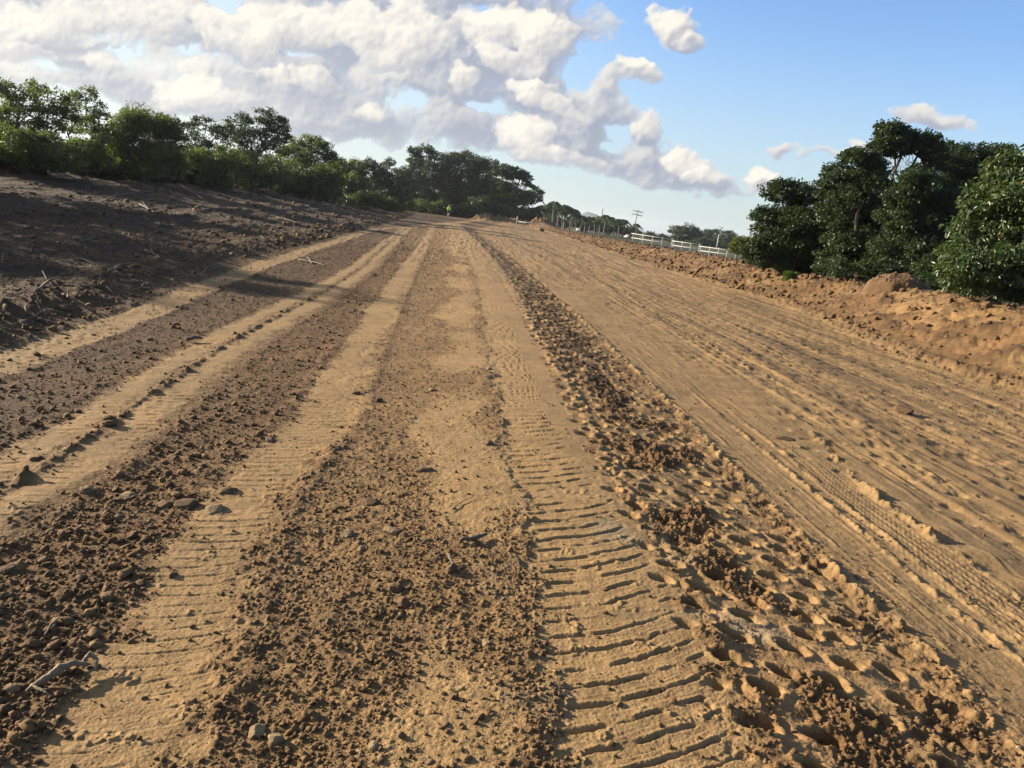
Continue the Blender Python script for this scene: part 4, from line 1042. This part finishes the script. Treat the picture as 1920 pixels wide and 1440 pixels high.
# ------------------------------------------------------------------ far low houses glimpsed behind palms and fence
def house(px0, px1, ytop, Y, label, roofc, hgt_roof=.8):
    a = P(px0, ytop, Y); b_ = P(px1, ytop, Y); w = abs(b_[0]-a[0])/2; cx = (a[0]+b_[0])/2; zt = max((a[2]+b_[2])/2, 1.6)
    base = np.array([cx, Y, -.9]); root = empty('low_house', base); tag(root, label, 'house'); hw = zt+.9-hgt_roof; dpt = 4.
    mb_ = MBld(); mb_.box((0, dpt, hw/2), (w, dpt, hw/2)); mb_.build('wall', M_wall, root, smooth=False)
    e = .4; V = [(-w-e, -e, hw), (w+e, -e, hw), (w+e, 2*dpt+e, hw), (-w-e, 2*dpt+e, hw), (-w*.7, dpt, hw+hgt_roof), (w*.7, dpt, hw+hgt_roof)]
    mb_ = MBld(); mb_.add(V, [(0, 1, 5, 4), (2, 3, 4, 5), (0, 3, 2, 1)], [(1, 2, 5), (3, 0, 4)]); mb_.build('roof', roofc, root, smooth=False)
    n = max(1, int(w/2.5))
    for k in range(n):
        xw = -w+(k+.5)*2*w/n; mb_ = MBld(); mb_.box((xw, -.05, hw*.55), (.6, .06, .5)); f = mb_.build('window', M_white, root, smooth=False)
        mb_ = MBld(); mb_.box((xw, -.12, hw*.55), (.5, .02, .4)); mb_.build('pane', M_glassd, f, smooth=False)
house(1003, 1016, 403, 165, 'small pale house glimpsed between the wood and the first palms', M_roof)
house(1082, 1104, 422, 240, 'low white house behind the middle of the palm row', M_roof)
house(1176, 1190, 441, 235, 'pale blue-grey roofed house behind the left end of the white fence', M_roof)
# far hill
def hill():
    Y = 2600.; n = 60; xs = np.linspace(-1, 1, n); V = []; m_ = 24
    c_ = P(1108, 399, Y); hw = 30*pxm(Y)*1.6; base = -5.
    for j in range(m_):
        v = -1+2*j/(m_-1)
        for x_ in xs:
            q = math.hypot(x_, v); z = max(0, math.cos(min(q, 1)*math.pi/2))**1.15*(c_[2]-base)
            z *= 1+.10*float(pn(np.array([x_*3.]), np.array([v*3.]), 90)[0])
            V.append((x_*hw, v*hw*.8, z))
    i = np.arange(m_-1)[:, None]*n+np.arange(n-1)[None]; Fc = np.stack([i, i+1, i+n+1, i+n], -1).reshape(-1, 4)
    o = mesh_obj('hill', np.array(V), Fc, M_hill, smooth=True, loc=(c_[0], Y, base)); tag(o, 'rounded bluish hill on the horizon behind the palms', 'hill', kind='structure')
hill()
# ------------------------------------------------------------------ person walking away
def person():
    Yp = 131.; p = P(840.5, 405, Yp); z0 = hz(p[0], Yp); root = empty('person', (p[0], Yp, z0))
    tag(root, 'person walking away on the road crest in a lime jacket and dark shorts', 'person')
    J = {'pel': (0,0,.98), 'ch': (.0,.03,1.32), 'nk': (0,.05,1.52), 'hb': (0,.06,1.58), 'hd': (0,.07,1.68), 'ht': (0,.06,1.77),
         'sl': (-.19,.03,1.44), 'el': (-.27,.0,1.16), 'wl': (-.27,.12,.93), 'fl': (-.26,.15,.84),
         'sr': (.19,.03,1.44), 'er': (.27,-.04,1.16), 'wr': (.27,.0,.92), 'fr': (.26,.03,.83),
         'hl': (-.10,0,.92), 'kl': (-.12,.14,.52), 'al': (-.11,.02,.10), 'tl': (-.12,.16,.05),
         'hr_': (.10,0,.92), 'kr': (.11,.02,.50), 'ar': (.12,-.22,.14), 'tr': (.13,-.10,.03)}
    R = {'pel': .15, 'ch': .16, 'nk': .06, 'hb': .07, 'hd': .10, 'ht': .07, 'sl': .075, 'el': .05, 'wl': .033, 'fl': .035, 'sr': .075, 'er': .05, 'wr': .033, 'fr': .035,
         'hl': .10, 'kl': .065, 'al': .04, 'tl': .035, 'hr_': .10, 'kr': .065, 'ar': .04, 'tr': .035}
    E_ = [('pel','ch'),('ch','nk'),('nk','hb'),('hb','hd'),('hd','ht'),('ch','sl'),('sl','el'),('el','wl'),('wl','fl'),('ch','sr'),('sr','er'),('er','wr'),('wr','fr'),
          ('pel','hl'),('hl','kl'),('kl','al'),('al','tl'),('pel','hr_'),('hr_','kr'),('kr','ar'),('ar','tr')]
    def skin(name, keys, edges, mat, grow):
        me = bpy.data.meshes.new(name); ks = list(keys)
        me.from_pydata([J[k] for k in ks], [(ks.index(a), ks.index(b)) for a, b in edges], []); me.materials.append(mat)
        o = bpy.data.objects.new(name, me); COL.objects.link(o)
        o.modifiers.new('s', 'SKIN'); sv_ = me.skin_vertices[0].data
        for k_, v_ in zip(ks, sv_): v_.radius = (R[k_]*grow, R[k_]*grow*(.8 if k_ in ('ch', 'pel') else 1))
        sv_[0].use_root = True
        sb = o.modifiers.new('u', 'SUBSURF'); sb.levels = 2; sb.render_levels = 2
        dg = bpy.context.evaluated_depsgraph_get(); m2 = bpy.data.meshes.new_from_object(o.evaluated_get(dg)); o.modifiers.clear(); o.data = m2
        o.parent = root; return o
    skin('body', J.keys(), E_, M_skin, 1.0)
    skin('jacket', ['pel','ch','sl','el','wl','sr','er','wr'], [('pel','ch'),('ch','sl'),('sl','el'),('el','wl'),('ch','sr'),('sr','er'),('er','wr')], M_lime, 1.5)
    J['kl2'] = (-.115,.11,.62); J['kr2'] = (.11,.02,.62); R['kl2'] = .085; R['kr2'] = .085
    skin('shorts', ['pel','hl','kl2','hr_','kr2'], [('pel','hl'),('hl','kl2'),('pel','hr_'),('hr_','kr2')], M_shorts, 1.2)
    V, Fc = I3; V = V.copy()*np.array([.105, .115, .12])+np.array([0, .06, 1.71]); V[:, 2] = np.maximum(V[:, 2], 1.68)
    mesh_obj('cap', V, [Fc], M_cap, root, smooth=True)
    for t_ in ('tl', 'tr'):
        x_, y_, z_ = J[t_]; mb_ = MBld(); mb_.tube([(x_, y_-.17, z_+.03), (x_, y_-.08, z_+.03), (x_, y_+.08, z_)], [.05, .055, .04], 8); mb_.build('shoe', M_shoe, root)
person()
# ------------------------------------------------------------------ cumulus field, computed in direction space (u = x/y, v = z/y)
CL = [(40,60,170,60,1),(210,35,150,50,1),(350,40,120,60,1),(470,70,150,60,1),(140,120,130,36,.9),(372,180,84,32,1),(540,150,130,50,1),(650,60,140,80,1),(760,95,110,90,1),(835,40,90,70,1),
      (690,205,140,46,.9),(845,180,110,80,1),(990,62,84,58,1.1),(925,110,70,70,1),(1000,160,80,56,1),(1095,215,76,40,.95),(1080,268,95,42,1),(1190,300,76,32,.95),(985,270,66,40,.9),
      (1265,322,76,28,.9),(1350,345,76,20,.8),(1446,338,30,22,.95),(1205,246,28,26,.9),(1192,132,40,12,.85),(1145,165,24,32,.8),(1258,45,36,26,.95),(1290,72,24,12,.8),(1735,215,62,13,.75),
      (1470,284,18,14,.7),(600,235,120,26,.8),(880,240,80,44,.85),(250,150,100,26,.85),(1560,300,60,8,.6),(560,30,120,50,.9),(1620,282,40,8,.55),(1000,45,110,50,.9),
      (-120,60,160,90,1),(-320,0,200,120,1),(2150,120,90,30,.8),(2400,300,160,40,.8),(-100,220,120,30,.9),(100,-60,300,80,1),(700,-90,260,90,1),(420,-220,300,80,1)]
PF = [(60,40,120,45,.95),(30,98,70,24,.9),(205,25,100,30,.92),(190,108,46,20,.85),(255,62,80,28,.85),(350,18,66,28,.92),(412,50,66,30,.95),(372,176,78,30,1.0),(300,120,60,16,.75),(445,98,66,24,.85),
      (395,132,60,14,.8),(500,28,66,30,.92),(548,66,66,38,.95),(502,148,38,24,.9),(590,152,64,20,.85),(640,48,54,40,.95),(695,72,64,38,.9),(757,30,46,34,.95),(742,104,54,46,.85),(690,136,54,26,.8),
      (805,74,54,40,.88),(880,38,34,30,.8),(975,36,66,30,1.0),(1022,62,60,36,1.02),(925,58,44,38,.98),(960,108,60,30,.9),(875,152,30,30,.88),(692,200,22,16,.85),(1010,166,56,18,.92),(1045,190,52,18,.85),
      (985,262,46,44,.92),(1025,292,54,26,.85),(1090,305,54,18,.75),(1200,130,44,13,.95),(1152,150,22,18,.6),(1206,238,30,16,.85),(1275,304,40,20,.95),(1335,336,46,15,.88),(1444,336,32,22,1.02),
      (1256,42,38,26,.95),(1290,70,26,14,.85),(1732,216,54,16,.55),(1775,206,26,12,.6),(1468,284,18,12,.6),(860,225,50,14,.5),(1180,290,40,16,.6),(90,150,60,12,.6),(-80,80,120,60,1.),(300,-60,120,50,1.),(600,-70,120,50,1.)]
def worley(x, y, seed):
    ix = np.floor(x).astype(np.int32); iy = np.floor(y).astype(np.int32); out = np.full(x.shape, 9., np.float32)
    for a in (-1, 0, 1):
        for b in (-1, 0, 1):
            cx = ix+a+hr(ix+a, iy+b, seed); cy = iy+b+hr(ix+a, iy+b, seed+1)
            out = np.minimum(out, (x-cx)**2+(y-cy)**2)
    return np.sqrt(out)
def cloud_maps(res=.0010, u0=-1.25, u1=1.25, v0=-.04, v1=.80):
    us = np.arange(u0, u1, res, dtype=np.float32); vs = np.arange(v0, v1, res, dtype=np.float32)
    Uu, Vv = np.meshgrid(us, vs)
    wu = Uu+.030*fbm(Uu*7, Vv*9, 4, 201)+.009*fbm(Uu*34, Vv*34, 3, 202); wv = Vv+.022*fbm(Uu*7+50, Vv*9, 4, 203)+.009*fbm(Uu*34+9, Vv*34, 3, 204)
    best = np.full(Uu.shape, -3., np.float32)
    for (x_, y_, rx, ry, a) in CL:
        d = ray(x_, y_); cu, cv = d[0]/d[1], d[2]/d[1]
        sl_ = .06        # cloud bases are level
        q = 1-np.sqrt(((wu-cu)/(rx/F*1.25))**2+(((wv-cv)-sl_*0)/(ry/F*1.3))**2)
        q = q*a-(1-a)*.25
        k = .16; h = np.clip(.5+.5*(best-q)/k, 0, 1); best = q*(1-h)+best*h+k*h*(1-h)
    puff = (.62-worley(wu*13, wv*15, 210))*.60+(.6-worley(wu*30, wv*33, 211))*.42+(.6-worley(wu*64, wv*70, 212))*.27+(.6-worley(wu*140, wv*150, 213))*.15
    ns = fbm(Uu*22, Vv*26, 5, 214, .6)
    low = fbm(Uu*5, Vv*8, 3, 215)
    hole = np.zeros_like(best)
    for (x_, y_, rx, ry) in ((760,182,62,20),(1105,130,40,26),(470,6,60,14),(60,122,110,13),(300,108,70,12),(180,62,60,9),(430,10,50,10),(560,108,40,9),(905,205,30,12),(1150,235,30,14),(890,12,40,12),(1130,262,20,10),(720,140,30,8)):
        d = ray(x_, y_); hole += np.exp(-(((wu-d[0]/d[1])/(rx/F))**2+((wv-d[2]/d[1])/(ry/F))**2))
    wisp = fbm(wu*48, wv*60, 4, 217, .65)
    D = best*1.25+puff*.52+.55*ns+.55*low-.02-.95*hole+.20*wisp
    # optical depth towards the sun
    tau = np.clip(D, 0, 1.6)
    def blur(A, n):
        for ax in (0, 1):
            c_ = np.cumsum(np.pad(A, [(n+1, n) if i == ax else (0, 0) for i in (0, 1)], mode='edge'), axis=ax, dtype=np.float64)
            A = ((np.take(c_, range(2*n+1, c_.shape[ax]), ax)-np.take(c_, range(0, c_.shape[ax]-2*n-1), ax))/(2*n+1)).astype(np.float32)
        return A
    acc = np.zeros_like(tau); st = max(1, int(.004/res))
    cur = tau
    for i in range(1, 15):
        dx, dy = int(i*st*.80), int(i*st*.72)
        sh = np.zeros_like(tau); sh[:-dy, dx:] = tau[dy:, :-dx]
        acc += sh*(1-.045*i)
    L = np.exp(-acc*.30)
    L = .75*L+.25*blur(L, int(.004/res))
    # small relief
    Db = blur(D, 2); gx = np.gradient(Db, res, axis=1); gy = np.gradient(Db, res, axis=0)
    rel = np.clip((gx*.70-gy*.60)/34, -1, 1)   # slope facing the sun (upper left)
    alpha = 1-np.exp(-np.clip(D-.03, 0, 9)*6.5)
    alpha = alpha*.93
    lit = np.clip(-.04+.55*L+.20*rel+.34*puff+.24*low+.22*ns+.06*wisp, 0, 1.0)
    # sunlit towers in front, each with its own bright upper-left side and grey foot
    for k_, (x_, y_, rx, ry, br) in enumerate(PF):
        d = ray(x_, y_); cu, cv = d[0]/d[1], d[2]/d[1]
        m0 = int(max(0, (cu-2.2*rx/F-u0)/res)); m1 = int(min(Uu.shape[1], (cu+2.2*rx/F-u0)/res)); n0 = int(max(0, (cv-2.4*ry/F-v0)/res)); n1 = int(min(Uu.shape[0], (cv+2.4*ry/F-v0)/res))
        if m1-m0 < 4 or n1-n0 < 4: continue
        w_ = (slice(n0, n1), slice(m0, m1))
        a_ = (wu[w_]-cu)/(rx/F*1.0); b_ = (wv[w_]-cv)/(ry/F*1.02)
        q = 1-np.sqrt(a_*a_+b_*b_)
        Di = q*1.1+puff[w_]*.70+.55*ns[w_]+.18*wisp[w_]-.08
        ai = 1-np.exp(-np.clip(Di, 0, 9)*(7.0 if x_ < 1200 else 4.5))
        side = -.50*a_+.72*b_                       # + towards the sun
        li = br*(.66+.36*np.tanh(side*1.2)+.26*rel[w_]+.36*puff[w_]+.16*ns[w_]+.05*wisp[w_])
        ai = ai*np.clip(.98+.75*np.clip(side+.25, -1.3, 0), 0, 1)   # feet dissolve into the grey mass
        ai = ai*min(1, br+.15)
        lit[w_] = lit[w_]*(1-ai)+li*ai
        alpha[w_] = alpha[w_]+(1-alpha[w_])*ai*np.clip(br*1.1, 0, 1)
    alpha *= ss(-.02, .02, Vv)
    return alpha.astype(np.float32), np.clip(lit, 0, 1.1).astype(np.float32), (u0, u1, v0, v1), Uu, Vv

# ------------------------------------------------------------------ world: Nishita sky with a computed cumulus field
W = bpy.data.worlds.new("World"); SC.world = W; W.use_nodes = True
nt = W.node_tree; bg = nt.nodes['Background']
sky = N(nt, 'ShaderNodeTexSky'); sky.sky_type = 'NISHITA'; sky.sun_disc = False
sky.sun_elevation = SUN_EL; sky.sun_rotation = SUN_AZ; sky.air_density = 1.0; sky.dust_density = .8; sky.ozone_density = 1.5
ca, cl_, bb_, _u, _v = cloud_maps()
hh_, ww_ = ca.shape
img = bpy.data.images.new('cumulus_field', ww_, hh_, float_buffer=True, is_data=True)
pxs = np.zeros((hh_, ww_, 4), np.float32); pxs[..., 0] = ca; pxs[..., 1] = cl_; pxs[..., 3] = 1
img.pixels.foreach_set(pxs.ravel()); img.update()
tc = N(nt, 'ShaderNodeTexCoord')
sx = N(nt, 'ShaderNodeSeparateXYZ'); nt.links.new(tc.outputs['Generated'], sx.inputs[0])
yy = mth(nt, 'MAXIMUM', mth(nt, 'ABSOLUTE', sx.outputs[1]), .05)
u = mth(nt, 'DIVIDE', sx.outputs[0], yy); v = mth(nt, 'DIVIDE', sx.outputs[2], yy)
cb = N(nt, 'ShaderNodeCombineXYZ')
nt.links.new(mrange(nt, u, bb_[0], bb_[1]), cb.inputs[0]); nt.links.new(mrange(nt, v, bb_[2], bb_[3]), cb.inputs[1])
it = N(nt, 'ShaderNodeTexImage', image=img, extension='EXTEND', interpolation='Linear'); nt.links.new(cb.outputs[0], it.inputs[0])
sc_ = N(nt, 'ShaderNodeSeparateColor'); nt.links.new(it.outputs[0], sc_.inputs[0])
inside = mth(nt, 'MULTIPLY', mth(nt, 'LESS_THAN', mth(nt, 'ABSOLUTE', u), bb_[1]-.02), mth(nt, 'LESS_THAN', v, bb_[3]-.02))
alpha = mth(nt, 'MULTIPLY', sc_.outputs[0], inside)
ccol = mixc(nt, sc_.outputs[1], (1.70, 1.85, 2.32), (4.7, 4.45, 3.95))
sunside = mrange(nt, u, .15, -.7, 0, 1, True)
ccol = mixc(nt, mth(nt, 'MULTIPLY', sunside, .22), ccol, (3.9, 3.95, 3.7))
skyc = mixc(nt, 1.0, sky.outputs[0], (.74, .90, 1.14), 'MULTIPLY')
lowv = mrange(nt, v, .30, -.02, 0, 1, True)
skyc = mixc(nt, mth(nt, 'MULTIPLY', lowv, .75), skyc, (2.9, 3.35, 3.45))
veil = mth(nt, 'MULTIPLY', mrange(nt, u, .18, -.50, 0, 1, True), mrange(nt, v, -.05, .2, .85, .6))
skyc = mixc(nt, veil, skyc, (3.6, 3.85, 3.7))
fin = mixc(nt, alpha, skyc, ccol)
nt.links.new(fin, bg.inputs[0]); bg.inputs[1].default_value = .066
try: W.cycles.sampling_method = 'MANUAL'; W.cycles.sample_map_resolution = 512
except Exception: pass
SC.view_settings.view_transform = 'Standard'; SC.view_settings.look = 'None'; SC.view_settings.exposure = 1.72; SC.view_settings.gamma = 1.0
SC.render.film_transparent = False
SC.cycles.max_bounces = 4; SC.cycles.diffuse_bounces = 2; SC.cycles.glossy_bounces = 1; SC.cycles.transmission_bounces = 2; SC.cycles.transparent_max_bounces = 2
SC.cycles.use_denoising = True

# ------------------------------------------------------------------ thin air haze
mh = bpy.data.materials.new('air_haze'); mh.use_nodes = True; nt = mh.node_tree; nt.nodes.clear()
pv = N(nt, 'ShaderNodeVolumePrincipled'); pv.inputs['Color'].default_value = (.80, .86, .95, 1); pv.inputs['Density'].default_value = .00014; pv.inputs['Anisotropy'].default_value = .35
ou = N(nt, 'ShaderNodeOutputMaterial'); nt.links.new(pv.outputs[0], ou.inputs['Volume'])
mb_ = MBld(); mb_.box((0, 1400, 20), (2200, 2000, 27)); hz_ = mb_.build('haze', mh, smooth=False); tag(hz_, 'thin pale haze in the air over the whole site', 'haze', kind='stuff')
SC.cycles.volume_bounces = 0
